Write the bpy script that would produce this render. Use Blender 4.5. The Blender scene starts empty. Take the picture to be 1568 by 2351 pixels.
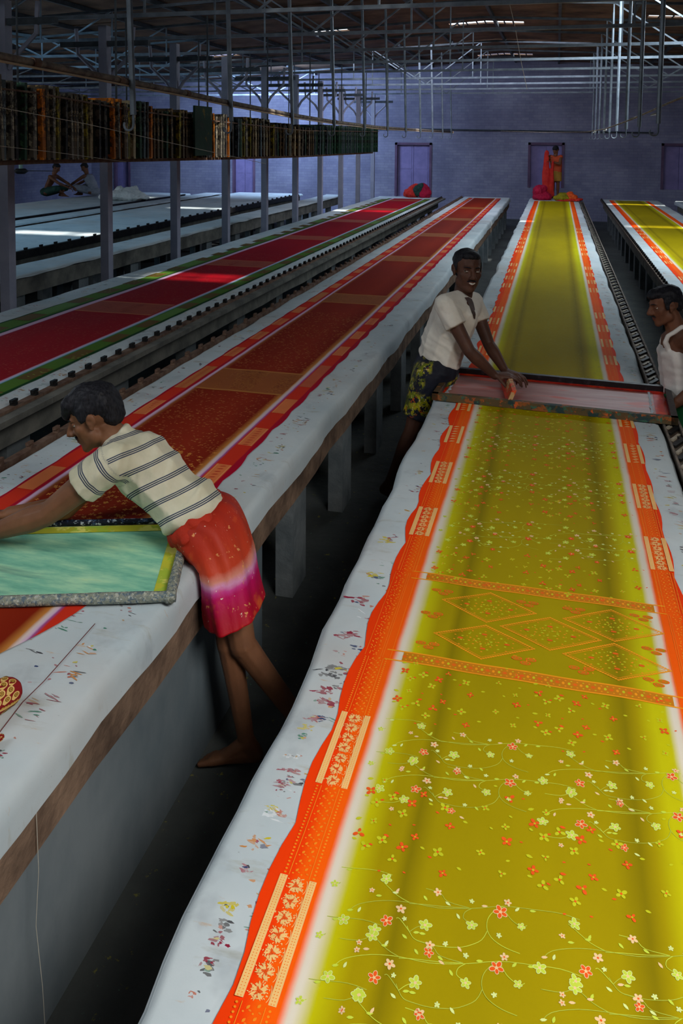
import bpy, bmesh, math, random
import numpy as np
from mathutils import Vector, Matrix, noise
R = random.Random(7)
SC = bpy.context.scene
COL = SC.collection
# ---------------------------------------------------------------- camera
FPX, PITCH, ROLL, EYE = 1900.0, math.radians(3.5), math.radians(0.4), 2.27
YAW, CY, CX = math.radians(14.553848), 437.756, 784.0
_f = Vector((-math.sin(YAW)*math.cos(PITCH), math.cos(YAW)*math.cos(PITCH), -math.sin(PITCH)))
_r0 = Vector((math.cos(YAW), math.sin(YAW), 0)); _u0 = _r0.cross(_f)
_r = _r0*math.cos(ROLL)+_u0*math.sin(ROLL); _u = _u0*math.cos(ROLL)-_r0*math.sin(ROLL)
cd = bpy.data.cameras.new('camera'); cam = bpy.data.objects.new('camera', cd); COL.objects.link(cam)
m3 = Matrix((_r, _u, -_f)).transposed()
cam.matrix_world = Matrix.Translation((0, 0, EYE)) @ m3.to_4x4()
cd.sensor_fit = 'VERTICAL'; cd.sensor_height = 36.0; cd.lens = FPX/2351*36.0
cd.shift_y = -(1175.5-CY)/2351; cd.clip_start = .05; cd.clip_end = 200
SC.camera = cam
def at(px, py, z=None, d=None, X=None, Y=None):
    v = _f + _r*((px-CX)/FPX) + _u*((CY-py)/FPX)
    if z is not None: t = (z-EYE)/v.z
    elif X is not None: t = X/v.x
    elif Y is not None: t = Y/v.y
    else: t = d
    return Vector((0, 0, EYE)) + v*t
# ---------------------------------------------------------------- world, sun, fill lamps, exposure
w = bpy.data.worlds.new('sky'); SC.world = w; w.use_nodes = True
bg = w.node_tree.nodes['Background']; bg.inputs[0].default_value = (0.80, 0.90, 1.0, 1); bg.inputs[1].default_value = 2.2
def light(name, kind, loc, energy, color, size=1.0, size_y=None, target=None, direction=None):
    l = bpy.data.lights.new(name, kind); l.energy = energy; l.color = color
    if kind == 'AREA':
        l.shape = 'RECTANGLE'; l.size = size; l.size_y = size_y or size
    o = bpy.data.objects.new(name, l); COL.objects.link(o); o.location = loc
    d = Vector(direction) if direction else Vector(target)-Vector(loc)
    o.rotation_euler = d.to_track_quat('-Z', 'Y').to_euler()
    return o
SUN_DIR = Vector((-2.4, .3, -3.5)).normalized()
sun = light('sun', 'SUN', (6, 0, 9), 6.0, (1.0, .97, .9), direction=SUN_DIR); sun.data.angle = math.radians(3.2)
# area lamps added under the roof to fill the hall, standing in for daylight
near_ = light('near_fill', 'AREA', (2.2, -.1, 4.1), 68, (1.0, .985, .95), 1.8, 1.6, target=(.95, .85, .8)); near_.data.spread = math.radians(105)
light('left_near_fill', 'AREA', (-4.2, .2, 4.0), 56, (.86, .94, 1.0), 2.0, 1.6, target=(-1.9, 3.2, .9))
light('left_bay_fill', 'AREA', (-9.6, 11.5, 4.1), 78, (.36, .70, 1.0), 5.0, 9.0, direction=(0, .05, -1))
light('left_bay_wall_fill', 'AREA', (-8.0, 21.4, 4.0), 250, (.46, .66, 1.0), 3.2, 1.2, direction=(0, .9, -.6))
light('mid_roof_fill', 'AREA', (1.2, 12.0, 4.2), 205, (.80, .92, 1.0), 1.2, 6.0, direction=(-.22, .15, -1))
light('far_roof_fill', 'AREA', (-1.8, 18.0, 4.2), 98, (.78, .84, 1.0), 5.0, 3.0, direction=(0, .30, -1))
SC.view_settings.view_transform = 'Standard'; SC.view_settings.look = 'None'
SC.view_settings.exposure = 0.45; SC.view_settings.gamma = 1.0
SC.view_settings.use_curve_mapping = False
# ---------------------------------------------------------------- helpers
def tag(o, label=None, cat=None, group=None, kind=None):
    if label: o['label'] = label
    if cat: o['category'] = cat
    if group: o['group'] = group
    if kind: o['kind'] = kind
    return o
def empty(name, loc, label=None, cat=None, group=None, rz=0):
    o = bpy.data.objects.new(name, None); COL.objects.link(o); o.location = loc; o.rotation_euler = (0, 0, rz)
    o.empty_display_size = .1
    return tag(o, label, cat, group)
def link(name, me, parent=None, mat=None, loc=None):
    o = bpy.data.objects.new(name, me); COL.objects.link(o)
    if parent is not None: o.parent = parent
    if loc is not None: o.location = loc
    if mat is not None and not me.materials: me.materials.append(mat)
    return o
def copy_tree(o, parent=None):
    c = o.copy(); COL.objects.link(c)
    if parent is not None: c.parent = parent
    for ch in list(o.children): copy_tree(ch, c)
    return c
class MB:
    """mesh builder; verts in the frame of an origin that is subtracted"""
    def __init__(s, org=(0, 0, 0)):
        s.v = []; s.f = []; s.c = []; s.org = Vector(org); s.col = None
    def add(s, vs, fs, col=None):
        b = len(s.v); s.v += [tuple(Vector(p)-s.org) for p in vs]
        for f in fs: s.f.append(tuple(b+i for i in f)); s.c.append(col or s.col or (1, 1, 1))
    def box(s, a, b, col=None):
        x0, y0, z0 = a; x1, y1, z1 = b
        s.add([(x0,y0,z0),(x1,y0,z0),(x1,y1,z0),(x0,y1,z0),(x0,y0,z1),(x1,y0,z1),(x1,y1,z1),(x0,y1,z1)],
              [(0,3,2,1),(4,5,6,7),(0,1,5,4),(1,2,6,5),(2,3,7,6),(3,0,4,7)], col)
    def bar(s, a, b, wx, wy=None, up=(0, 0, 1), col=None):
        a = Vector(a); b = Vector(b); wy = wy or wx; d = (b-a).normalized(); up = Vector(up)
        if abs(d.dot(up)) > .97: up = Vector((1, 0, 0))
        x = d.cross(up).normalized()*wx/2; y = d.cross(x).normalized()*wy/2
        vs = [p+i*x+j*y for p in (a, b) for i, j in ((-1,-1),(1,-1),(1,1),(-1,1))]
        s.add(vs, [(0,1,2,3),(7,6,5,4),(0,4,5,1),(1,5,6,2),(2,6,7,3),(3,7,4,0)], col)
    def tube(s, pts, r, n=8, caps=True, col=None):
        pts = [Vector(p) for p in pts]; rr = r if isinstance(r, (list, tuple)) else [r]*len(pts)
        vs = []; prev = None
        for i, p in enumerate(pts):
            d = (pts[min(i+1, len(pts)-1)]-pts[max(i-1, 0)]).normalized()
            if prev is None:
                u = d.cross(Vector((0, 0, 1)))
                if u.length < .2: u = d.cross(Vector((1, 0, 0)))
            else: u = prev - d*prev.dot(d)
            u.normalize(); prev = u; v = d.cross(u)
            for k in range(n):
                a = 2*math.pi*k/n; vs.append(p+(u*math.cos(a)+v*math.sin(a))*rr[i])
        fs = []
        for i in range(len(pts)-1):
            for k in range(n):
                k2 = (k+1) % n; fs.append((i*n+k, i*n+k2, (i+1)*n+k2, (i+1)*n+k))
        if caps: fs.append(tuple(range(n-1, -1, -1))); fs.append(tuple((len(pts)-1)*n+k for k in range(n)))
        s.add(vs, fs, col)
    def poly(s, pts, col=None): s.add(pts, [tuple(range(len(pts)))], col)
    def build(s, name, mat, parent=None, smooth=False, loc=None, colors=False, me_only=False):
        me = bpy.data.meshes.new(name); me.from_pydata(s.v, [], s.f)
        if colors:
            ca = me.color_attributes.new('Col', 'FLOAT_COLOR', 'CORNER'); arr = []
            for f, c in zip(s.f, s.c): arr += (list(c[:3])+[1.0])*len(f)
            ca.data.foreach_set('color', arr)
        me.materials.append(mat)
        if smooth: me.polygons.foreach_set('use_smooth', [True]*len(me.polygons))
        me.update()
        if me_only: return me
        return link(name, me, parent, loc=loc)
# ---------------------------------------------------------------- materials
def srgb(r, g, b):
    return tuple(((c/255)/12.92 if c/255 <= .04045 else ((c/255+.055)/1.055)**2.4) for c in (r, g, b))
class NT:
    def __init__(s, name, rough=.6, metal=0.0, spec=.35):
        s.m = bpy.data.materials.new(name); s.m.use_nodes = True; s.t = s.m.node_tree; s.n = s.t.nodes
        s.b = s.n['Principled BSDF']; s.set(s.b, 'Roughness', rough); s.set(s.b, 'Metallic', metal)
        s.set(s.b, 'Specular IOR Level', spec)
    def set(s, node, k, v): node.inputs[k].default_value = v
    def lk(s, a, b): s.t.links.new(a, b)
    def new(s, t, **k):
        n = s.n.new(t)
        for a, b in k.items(): setattr(n, a, b)
        return n
    def coord(s, scale=(1, 1, 1), kind='Object'):
        tc = s.new('ShaderNodeTexCoord'); mp = s.new('ShaderNodeMapping'); mp.inputs['Scale'].default_value = scale
        s.lk(tc.outputs[kind], mp.inputs[0]); return mp.outputs[0]
    def noise(s, vec, scale, detail=4, rough=.55, out='Fac'):
        n = s.new('ShaderNodeTexNoise'); n.inputs['Scale'].default_value = scale; n.inputs['Detail'].default_value = detail
        n.inputs['Roughness'].default_value = rough; s.lk(vec, n.inputs['Vector']); return n.outputs[out]
    def ramp(s, fac, stops, interp='LINEAR'):
        r = s.new('ShaderNodeValToRGB'); r.color_ramp.interpolation = interp; e = r.color_ramp.elements
        while len(e) < len(stops): e.new(.5)
        for i, (p, c) in enumerate(stops):
            e[i].position = p; e[i].color = tuple(c)+((1,) if len(c) == 3 else ())
        s.lk(fac, r.inputs[0]); return r.outputs[0]
    def mix(s, fac, a, b, mode='MIX'):
        n = s.new('ShaderNodeMix', data_type='RGBA', blend_type=mode)
        for v, i in ((fac, 0), (a, 6), (b, 7)):
            if isinstance(v, (int, float)): n.inputs[i].default_value = v
            elif isinstance(v, tuple): n.inputs[i].default_value = v+((1,) if len(v) == 3 else ())
            else: s.lk(v, n.inputs[i])
        return n.outputs[2]
    def math(s, op, a, b=0.0):
        n = s.new('ShaderNodeMath', operation=op)
        for i, v in enumerate((a, b)):
            if isinstance(v, (int, float)): n.inputs[i].default_value = v
            else: s.lk(v, n.inputs[i])
        return n.outputs[0]
    def color(s, c):
        if isinstance(c, tuple): s.b.inputs['Base Color'].default_value = c+((1,) if len(c) == 3 else ())
        else: s.lk(c, s.b.inputs['Base Color'])
    def bump(s, h, dist=.01, strength=.5):
        n = s.new('ShaderNodeBump'); n.inputs['Distance'].default_value = dist; n.inputs['Strength'].default_value = strength
        s.lk(h, n.inputs['Height']); s.lk(n.outputs[0], s.b.inputs['Normal'])
def mottled(name, c1, c2, scale=4, rough=.7, metal=0, bump=.004, bscale=None, spec=.3, stretch=(1, 1, 1), lo=.35, hi=.65):
    t = NT(name, rough, metal, spec); v = t.coord(stretch); n = t.noise(v, scale, 6, .6)
    t.color(t.ramp(n, [(lo, c1), (hi, c2)]))
    if bump: t.bump(t.noise(v, bscale or scale*5, 4), bump, .6)
    return t.m
def attr_mat(name, rough=.65, weave=0, spec=.25):
    t = NT(name, rough, 0, spec); a = t.new('ShaderNodeAttribute', attribute_name='Col')
    v = t.coord(); n = t.noise(v, 9, 3)
    t.color(t.mix(t.math('MULTIPLY', n, .25), a.outputs['Color'], (0.02, .02, .02), 'MULTIPLY'))
    if weave: t.bump(t.noise(v, weave, 2), .0006, .5)
    return t.m
M = {}
def cover_mat():
    t = NT('cotton_cover', .85, 0, .2); v = t.coord(); vs = t.coord((.9, 3.2, 1))
    base = t.ramp(t.noise(v, 1.7, 5, .6), [(.3, srgb(176, 190, 196)), (.7, srgb(204, 212, 214))])
    def stain(sc, lo, hi, col, vec, f=1.0):
        nonlocal base
        n = t.ramp(t.noise(vec, sc, 5, .62), [(lo, (0, 0, 0)), (hi, (f, f, f))]); base = t.mix(n, base, col)
    stain(5.5, .60, .74, srgb(150, 140, 108), vs, .45)
    stain(3.1, .58, .70, srgb(140, 148, 156), v, .5); stain(1.1, .5, .7, srgb(186, 182, 178), v, .6)
    stain(13, .66, .74, srgb(196, 150, 90), vs, .55)
    stain(17, .70, .76, srgb(178, 120, 120), vs, .5)
    stain(30, .70, .76, srgb(90, 96, 104), vs, .5)
    t.color(base); t.bump(t.noise(v, 260, 2), .0008, .4); return t.m
M['cover'] = cover_mat()
M['stain'] = attr_mat('paint_stain', .55)
M['print'] = attr_mat('dye_print', .7)
M['concrete'] = mottled('plaster_blue_grey', srgb(84, 97, 104), srgb(116, 124, 128), 2.2, .85, bump=.006, stretch=(1, 1, .6))
M['slab'] = mottled('rough_slab_edge', srgb(84, 66, 54), srgb(138, 112, 92), 5, .9, bump=.02, bscale=16)
M['slab_dark'] = mottled('grey_slab_edge', srgb(88, 88, 84), srgb(122, 120, 112), 5, .9, bump=.015, bscale=16)
M['pier'] = mottled('pier_concrete', srgb(92, 100, 104), srgb(128, 134, 136), 4, .9, bump=.01)
def floor_mat():
    t = NT('aisle_floor', .75, 0, .3); v = t.coord()
    b = t.ramp(t.noise(v, 1.3, 7, .65), [(.3, srgb(48, 52, 54)), (.7, srgb(86, 90, 88))])
    n = t.ramp(t.noise(v, 21, 6, .7), [(.63, (0, 0, 0)), (.67, (.8, .8, .8))]); b = t.mix(n, b, srgb(150, 142, 60))
    n = t.ramp(t.noise(t.coord((1.3, 1, 1)), 34, 4, .6), [(.69, (0, 0, 0)), (.72, (.7, .7, .7))]); b = t.mix(n, b, srgb(96, 150, 120))
    t.color(b); t.bump(t.noise(v, 14, 6), .012, .6); return t.m
M['floor'] = floor_mat()
def wall_mat():
    t = NT('lilac_painted_brick', .8, 0, .3); v = t.coord((1, 1, 1))
    sx = t.new('ShaderNodeSeparateXYZ'); t.lk(v, sx.inputs[0]); cb = t.new('ShaderNodeCombineXYZ')
    t.lk(t.math('ADD', sx.outputs[0], sx.outputs[1]), cb.inputs[0]); t.lk(sx.outputs[2], cb.inputs[1])
    br = t.new('ShaderNodeTexBrick'); t.lk(cb.outputs[0], br.inputs['Vector'])
    for k, x in (('Scale', 4.0), ('Mortar Size', .02), ('Brick Width', .92), ('Row Height', .32)): br.inputs[k].default_value = x
    br.inputs['Color1'].default_value = srgb(152, 152, 172)+(1,); br.inputs['Color2'].default_value = srgb(140, 139, 164)+(1,)
    br.inputs['Mortar'].default_value = srgb(132, 131, 154)+(1,)
    n = t.ramp(t.noise(v, .9, 6, .65), [(.35, (.6, .6, .66)), (.68, (1, 1, 1))]); c = t.mix(1.0, br.outputs[0], n, 'MULTIPLY')
    s = t.ramp(t.noise(v, 3.3, 6, .7), [(.66, (0, 0, 0)), (.74, (.5, .5, .5))]); c = t.mix(s, c, srgb(150, 90, 90))
    t.color(c); t.bump(br.outputs[1], .01, -.6); return t.m
M['wall'] = wall_mat()
M['shutter'] = mottled('violet_paint', srgb(122, 112, 158), srgb(140, 128, 176), 3, .6, bump=.003)
M['trimpaint'] = mottled('maroon_grey_paint', srgb(86, 66, 92), srgb(108, 84, 108), 3, .7)
M['roof'] = mottled('asbestos_roof_sheet', srgb(70, 54, 46), srgb(124, 96, 76), 1.8, .9, bump=.01)
M['steel'] = mottled('galvanised_steel', srgb(96, 106, 116), srgb(130, 140, 150), 6, .45, .3, bump=.001)
M['steel_dark'] = mottled('dull_grey_steel', srgb(52, 58, 64), srgb(78, 84, 90), 6, .55, .3, bump=.001)
M['column'] = mottled('grey_column_paint', srgb(134, 138, 156), srgb(160, 160, 176), 3, .6, .05, bump=.003)
M['black'] = mottled('black_iron', (.012, .012, .014), (.03, .028, .026), 9, .5, .5, bump=.002)
M['rail'] = mottled('rail_iron', srgb(60, 50, 42), srgb(112, 96, 80), 9, .55, .4, bump=.004)
M['rust'] = mottled('rusty_angle', srgb(86, 58, 44), srgb(128, 104, 88), 12, .75, .2, bump=.004)
M['rope'] = mottled('old_cable', srgb(84, 76, 72), srgb(140, 128, 116), 14, .85, bump=.006)
M['slotpale'] = mottled('worn_rail_metal', srgb(150, 140, 120), srgb(196, 186, 168), 8, .6, .2)
# ================================================================ structure of the hall
TT = .77                     # table top height
YW = 24.6                    # far wall
XL, XR, YB = -15.0, 5.6, -2.6
mb = MB(); mb.box((XL-.3, YB-.3, -.2), (XR+.3, YW+.3, 0)); mb.build('floor', M['floor']); tag(bpy.data.objects['floor'], kind='structure')
def st(o): return tag(o, kind='structure')
RIDGE = -1.4
def roofz(x): return 4.62-.05*abs(x-RIDGE)
# far wall with recessed shuttered openings
wins = []
for (xa, ya, xb, yb) in ((907, 327, 990, 452), (1213, 327, 1294, 432), (1519, 329, 1600, 437), (534, 352, 586, 446), (262, 362, 300, 446)):
    a = at(xa, ya, Y=YW); b = at(xb, yb, Y=YW); wins.append((a.x, b.x, max(b.z, .02), a.z))
wins.sort()
mb = MB(); x = XL
for (x0, x1, z0, z1) in wins:
    mb.box((x, YW, 0), (x0, YW+.25, 5.0)); mb.box((x0, YW, 0), (x1, YW+.25, z0)); mb.box((x0, YW, z1), (x1, YW+.25, 5.0)); x = x1
mb.box((x, YW, 0), (XR, YW+.25, 5.0)); st(mb.build('wall_far', M['wall']))
for i, (x0, x1, z0, z1) in enumerate(wins):
    m_ = MB()
    t_ = .07
    m_.box((x0, YW-.02, z0), (x0+t_, YW+.14, z1)); m_.box((x1-t_, YW-.02, z0), (x1, YW+.14, z1)); m_.box((x0, YW-.02, z1-t_), (x1, YW+.14, z1))
    fr = st(m_.build('window_%d' % (i+1), M['trimpaint']))
    h = (x1-x0-2*t_)/2
    m_ = MB(); m_.box((x0+t_, YW+.125, z0), (x1-t_, YW+.15, z1-t_)); m_.build('backing_board', M['shutter'], fr)
    for k in range(2):
        a0 = x0+t_+k*h
        mm = MB(); mm.box((a0+.005, YW+.09, z0), (a0+h-.005, YW+.12, z1-t_))
        mm.box((a0+.06, YW+.082, z0+.06), (a0+h-.06, YW+.09, (z0+z1)/2-.06)); mm.box((a0+.06, YW+.082, (z0+z1)/2+.02), (a0+h-.06, YW+.09, z1-t_-.06))
        mm.build('shutter', M['shutter'], fr)
# left wall with two openings, right wall, rear wall
def wallx(name, x0, x1, openings):
    mb = MB(); y = YB
    for (a, b, z0, z1) in openings:
        mb.box((x0, y, 0), (x1, a, 4.2)); mb.box((x0, a, 0), (x1, b, z0)); mb.box((x0, a, z1), (x1, b, 4.2)); y = b
    mb.box((x0, y, 0), (x1, YW, 4.2)); return st(mb.build(name, M['wall']))
wallx('wall_left', XL-.25, XL, [(7.0, 10.2, 1.0, 2.9), (12.5, 16.0, 1.0, 2.9)])
wallx('wall_right', XR, XR+.25, [])
mb = MB(); mb.box((XL, YB-.25, 0), (XR, YB, 4.5)); st(mb.build('wall_rear', M['wall']))
# pipe and small fittings on the far wall
a = at(690, 292, Y=YW-.08); b = at(1500, 305, Y=YW-.08)
m_ = MB(); m_.tube([a, b], .022, 6); st(m_.build('trim_1', M['steel_dark']))
# ---------------------------------------------------------------- roof with slits (missing sheets)
slits = []
def hole(px, py, z, halfx, halfy):
    c = at(px, py, z=z); k = (4.55-z)/(-SUN_DIR.z); h = c - SUN_DIR*k
    slits.append((h.x-halfx, h.x+halfx, h.y-halfy, h.y+halfy))
for (ya) in (at(1085, 54, z=4.6).y, at(1120, 126, z=4.6).y, 7.9): slits.append((-2.13, -.68, ya-.19, ya+.19))
slits += [(1.5, 2.08, at(1525, 33, z=4.5).y-.13, at(1525, 33, z=4.5).y+.13)]
hole(1462, 470, TT, .8, .16); hole(1530, 522, TT, .8, .16); hole(462, 478, TT, .75, .18); hole(120, 535, TT, .8, .2); hole(290, 452, TT, .6, .2)
hole(1560, 462, TT, .4, .12)
xs = sorted(set([XL, XR, RIDGE]+[v for s in slits for v in s[:2]])); ys = sorted(set([YB, YW+.2]+[v for s in slits for v in s[2:]]))
mb = MB()
for i in range(len(xs)-1):
    for j in range(len(ys)-1):
        cx, cy = (xs[i]+xs[i+1])/2, (ys[j]+ys[j+1])/2
        if any(a < cx < b and c < cy < d for a, b, c, d in slits): continue
        vs = []
        for z in (0, .03):
            for (px, py) in ((xs[i], ys[j]), (xs[i+1], ys[j]), (xs[i+1], ys[j+1]), (xs[i], ys[j+1])): vs.append((px, py, roofz(px)+z))
        mb.add(vs, [(0,3,2,1),(4,5,6,7),(0,1,5,4),(1,2,6,5),(2,3,7,6),(3,0,4,7)])
roof = st(mb.build('ceiling', M['roof']))
for k in range(int((XR-XL)/1.2)):
    x = XL+.6+k*1.2
    m_ = MB((x, YB, roofz(x)-.04)); m_.box((x-.025, YB, roofz(x)-.075), (x+.025, YW, roofz(x)-.004)); m_.build('purlin', M['steel_dark'], roof, loc=(x, YB, roofz(x)-.04))
for k in range(int((YW-YB)/.9)):   # corrugation laps of the sheets
    y = YB+.5+k*.9
    if any(c-.08 < y < d+.08 for a, b, c, d in slits): continue
    m_ = MB((RIDGE, y, roofz(RIDGE)))
    for x0, x1 in ((XL, RIDGE), (RIDGE, XR)): m_.bar((x0, y, roofz(x0)-.008), (x1, y, roofz(x1)-.008), .05, .014)
    m_.build('sheet_lap', M['roof'], roof, loc=(RIDGE, y, roofz(RIDGE)))
# bars across the slits (they break the light into short pieces)
for (a, b, c, d) in slits:
    n = max(3, int((b-a)/.17))
    for k in range(1, n):
        x = a+(b-a)*k/n+R.uniform(-.02, .02)
        m_ = MB((x, c, roofz(x))); m_.box((x-.014, c-.03, roofz(x)-.012), (x+.014, d+.03, roofz(x)-.001)); m_.build('slit_bar', M['black'], roof, loc=(x, c, roofz(x)))
# ---------------------------------------------------------------- roof trusses
TY = [6.1+1.84*k for k in range(10)]
ZC = 3.56
def truss(y):
    r = empty('roof_truss', (0, y, 0))
    def P(name, a, b, wx, wy=None, mat='steel'):
        m_ = MB((0, y, 0)); m_.bar(a, b, wx*.8, (wy or wx)*.8); return m_.build(name, M[mat], r)
    P('bottom_chord', (XL+.05, y, ZC), (XR-.05, y, ZC), .05)
    for x0, x1 in ((XL+.05, RIDGE), (RIDGE, XR-.05)): P('top_chord', (x0, y, roofz(x0)-.11), (x1, y, roofz(x1)-.11), .05, mat='steel_dark')
    x = XL+.8; k = 0
    while x < XR:
        if k % 2 == 0: P('post', (x, y, ZC), (x, y, roofz(x)-.11), .026)
        if x+1.25 < XR and k % 4 < 2:
            if k % 2: P('diagonal', (x, y, ZC), (x+1.25, y, roofz(x+1.25)-.11), .028)
            else: P('diagonal', (x, y, roofz(x)-.11), (x+1.25, y, ZC), .028)
        x += 1.25; k += 1
    return r
proto = truss(TY[0])
ordn = ['nearest', 'second', 'third', 'fourth', 'fifth', 'sixth', 'seventh', 'eighth', 'ninth', 'tenth', 'eleventh', 'twelfth', 'thirteenth']
for i, y in enumerate(TY):
    r = proto if i == 0 else copy_tree(proto); r.location.y = y
    tag(r, 'galvanised steel roof truss spanning the hall, %s from the camera' % ordn[i], 'truss', 'roof trusses')
# ---------------------------------------------------------------- columns
XC = -4.95
CY_ = [6.66+1.76*k-1.76 for k in range(11)]
def column(y):
    r = empty('steel_column', (XC, y, 0))
    m_ = MB(); m_.box((-.05, -.05, 0), (.05, .05, ZC-.03)); m_.build('shaft', M['column'], r)
    m_ = MB(); m_.box((-.09, -.09, 0), (.09, .09, .02)); m_.build('base_plate', M['column'], r)
    for s in (-1, 1):
        m_ = MB(); m_.tube([(s*.05, 0, 2.9), (s*.12, 0, 3.02), (s*.34, 0, 3.22), (s*.36, 0, ZC-.05)], .022, 6); m_.build('knee_brace', M['column'], r)
    m_ = MB(); m_.box((-.55, -.03, 3.30), (.55, .03, 3.36)); m_.build('cross_arm', M['steel_dark'], r)
    return r
pc = column(CY_[0])
for i, y in enumerate(CY_):
    r = pc if i == 0 else copy_tree(pc); r.location = (XC, y, 0)
    tag(r, 'square grey steel column behind the red cloth table, %s from the camera' % ordn[i], 'column', 'columns of the left row')
# ---------------------------------------------------------------- hanging poles with hooks
def hook_pole(x, y, lx=0):
    r = empty('hanging_pole', (x, y, 0)); b = 2.43
    m_ = MB(); m_.tube([(lx, 0, roofz(x)-.1), (0, 0, b)], .021, 8); m_.build('pole', M['steel'], r)
    m_ = MB(); pts = [(0, 0, b)]+[(-.035+.035*math.cos(a), 0, b-.07-.035*math.sin(a)) for a in [k*math.pi/6 for k in range(0, 8)]]
    m_.tube(pts, .008, 6); m_.build('hook', M['steel'], r)
    return r
for line, (x, txt, ys_) in enumerate(((-2.76, 'between the red and orange cloths', [5.05+1.73*k for k in range(11)]), (.84, 'right of the olive cloth', [7.6+1.73*k for k in range(9)]))):
    pp = None
    for i, y in enumerate(ys_):
        if pp is None: pp = hook_pole(x, y, -.06 if line == 0 else .02); r = pp
        else: r = copy_tree(pp)
        r.location = (x, y, 0)
        tag(r, 'hooked steel pole hanging %s, %s from the camera' % (txt, ordn[i]), 'pole', 'hooked poles '+txt)
# ================================================================ printing tables
def mesh_grid(fn, nu, nv, mat, name, parent, uv=None, smooth=True, org=(0, 0, 0), color=None):
    vs = []; fs = []; O = Vector(org)
    for j in range(nv+1):
        for i in range(nu+1): vs.append(tuple(Vector(fn(i/nu, j/nv))-O))
    for j in range(nv):
        for i in range(nu):
            a = j*(nu+1)+i; fs.append((a, a+1, a+nu+2, a+nu+1))
    me = bpy.data.meshes.new(name); me.from_pydata(vs, [], fs)
    if uv:
        ul = me.uv_layers.new(name='UVMap'); li = 0; uvs = []
        for p in me.polygons:
            for vi in p.vertices:
                i = vi % (nu+1); j = vi//(nu+1); uvs += list(uv(i/nu, j/nv))
        ul.data.foreach_set('uv', uvs)
    me.materials.append(mat)
    if smooth: me.polygons.foreach_set('use_smooth', [True]*len(me.polygons))
    me.update(); return link(name, me, parent)
def wob(y, seed, amp):
    return amp*(noise.noise((y*1.7, seed, 0))*1.1+.5*noise.noise((y*5.3, seed+9, 0)))
def bend_m(y):  return 0.0
def cover_profile(x0, x1, drop_l, drop_r, y, seed):
    """cross section of padded cover: left hem, top, right hem"""
    zt = TT; r = .028; w0 = wob(y, seed, .022); w1 = wob(y, seed+3, .022)
    h0 = .012*noise.noise((y*3.1, seed+5, 0)); h1 = .02*noise.noise((y*2.3, seed+7, 0))
    pts = [(x0-.006+w0, zt-drop_l+h0), (x0-.004+w0, zt-drop_l*.5), (x0+w0, zt-r), (x0+w0+.3*r, zt-.3*r), (x0+w0+r, zt)]
    n = 8
    for k in range(1, n): pts.append((x0+r+(x1-x0-2*r)*k/n, zt+.0015*noise.noise((k*.9, y*1.3, seed))))
    pts += [(x1-r+w1, zt), (x1-.3*r+w1, zt-.3*r), (x1+w1, zt-r), (x1+.004+w1, zt-drop_r*.5+h1*.3), (x1+.006+w1+h1*.3, zt-drop_r+h1)]
    return pts
def make_table(x0, x1, y0, y1, seed, label, dl=.09, dr=.12, slab='slab', wall_to=None, piers=(3.9, 1.25), step=.09, inset=.1, mat_w='concrete'):
    t = empty('printing_table', ((x0+x1)/2, y0, 0), label, 'table'); org = Vector(((x0+x1)/2, y0, 0))
    # cover
    ys = []; y = y0
    while y < y1: ys.append(y); y += step*(1 if y < 8 else 2.2)
    ys.append(y1); vs = []; fs = []; n = None
    for y in ys:
        p = cover_profile(x0, x1, dl, dr, y, seed); n = len(p); vs += [(a-org.x, y-org.y, b) for a, b in p]
    for j in range(len(ys)-1):
        for i in range(n-1): a = j*n+i; fs.append((a, a+1, a+n+1, a+n))
    me = bpy.data.meshes.new('cover'); me.from_pydata(vs, [], fs); me.materials.append(M['cover'])
    me.polygons.foreach_set('use_smooth', [True]*len(me.polygons)); link('cloth_cover', me, t)
    # slab with slightly irregular edge
    si = .010 if slab == 'slab' and wall_to else .03
    m_ = MB(org); ys = np.arange(y0+.03, y1-.02, .35); cs = []
    for y in ys:
        w1_ = wob(y, seed+3, .022) if si < .02 else 0
        e = .012*noise.noise((y*2, seed, 4)); zb = TT-.235+.015*noise.noise((y*1.3, seed, 8))
        cs.append([(x0+.03, y, TT-.03), (x0+.03+e, y, zb), (x1-si+e*.4+w1_, y, zb), (x1-si+w1_, y, TT-.03)])
    flat = [p for c in cs for p in c]; ff = []
    for j in range(len(cs)-1):
        for i in range(4): a = j*4+i; b = j*4+(i+1) % 4; ff.append((a, a+4, b+4, b))
    ff.append((0, 1, 2, 3)); k = len(cs)*4-4; ff.append((k+3, k+2, k+1, k)); m_.add(flat, ff); m_.build('slab', M[slab], t)
    if wall_to is not None:
        m_ = MB(org); ysw = np.arange(y0+.05, wall_to, .2); fl = []; ff = []
        m_.box((x0+inset, y0+.05, 0), (x1-inset, wall_to, TT-.25)); m_.build('base_wall', M[mat_w], t)
    y = piers[0]
    base = MB((0, 0, 0)); hw = (x1-x0)/2-inset
    base.box((-.045, -.11, 0), (.045, .11, TT-.215)); me = base.build('pier', M['pier'], me_only=True)
    while y < y1-.3:
        link('pier', me, t, loc=(hw-.045, y-org.y, 0)); link('pier', me, t, loc=(-hw+.045, y-org.y, 0)); y += piers[1]
    if slab == 'slab_dark': pass
    return t
tM = make_table(-.665, .565, .6, 22.45, 11, 'long white-covered printing table carrying the olive saree', dl=.05, dr=.05, inset=.16)
tO = make_table(-2.40, -1.175, .5, 22.4, 23, 'long white-covered printing table between the red and the olive sarees', dl=.03, dr=.105, wall_to=3.35, piers=(3.9, .98), inset=.045)
tR = make_table(-4.62, -2.93, 2.5, 21.8, 37, 'long white-covered printing table carrying the deep red and green saree', dl=.05, dr=.02, slab='slab_dark', piers=(3.0, 1.2), inset=.14)
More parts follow.
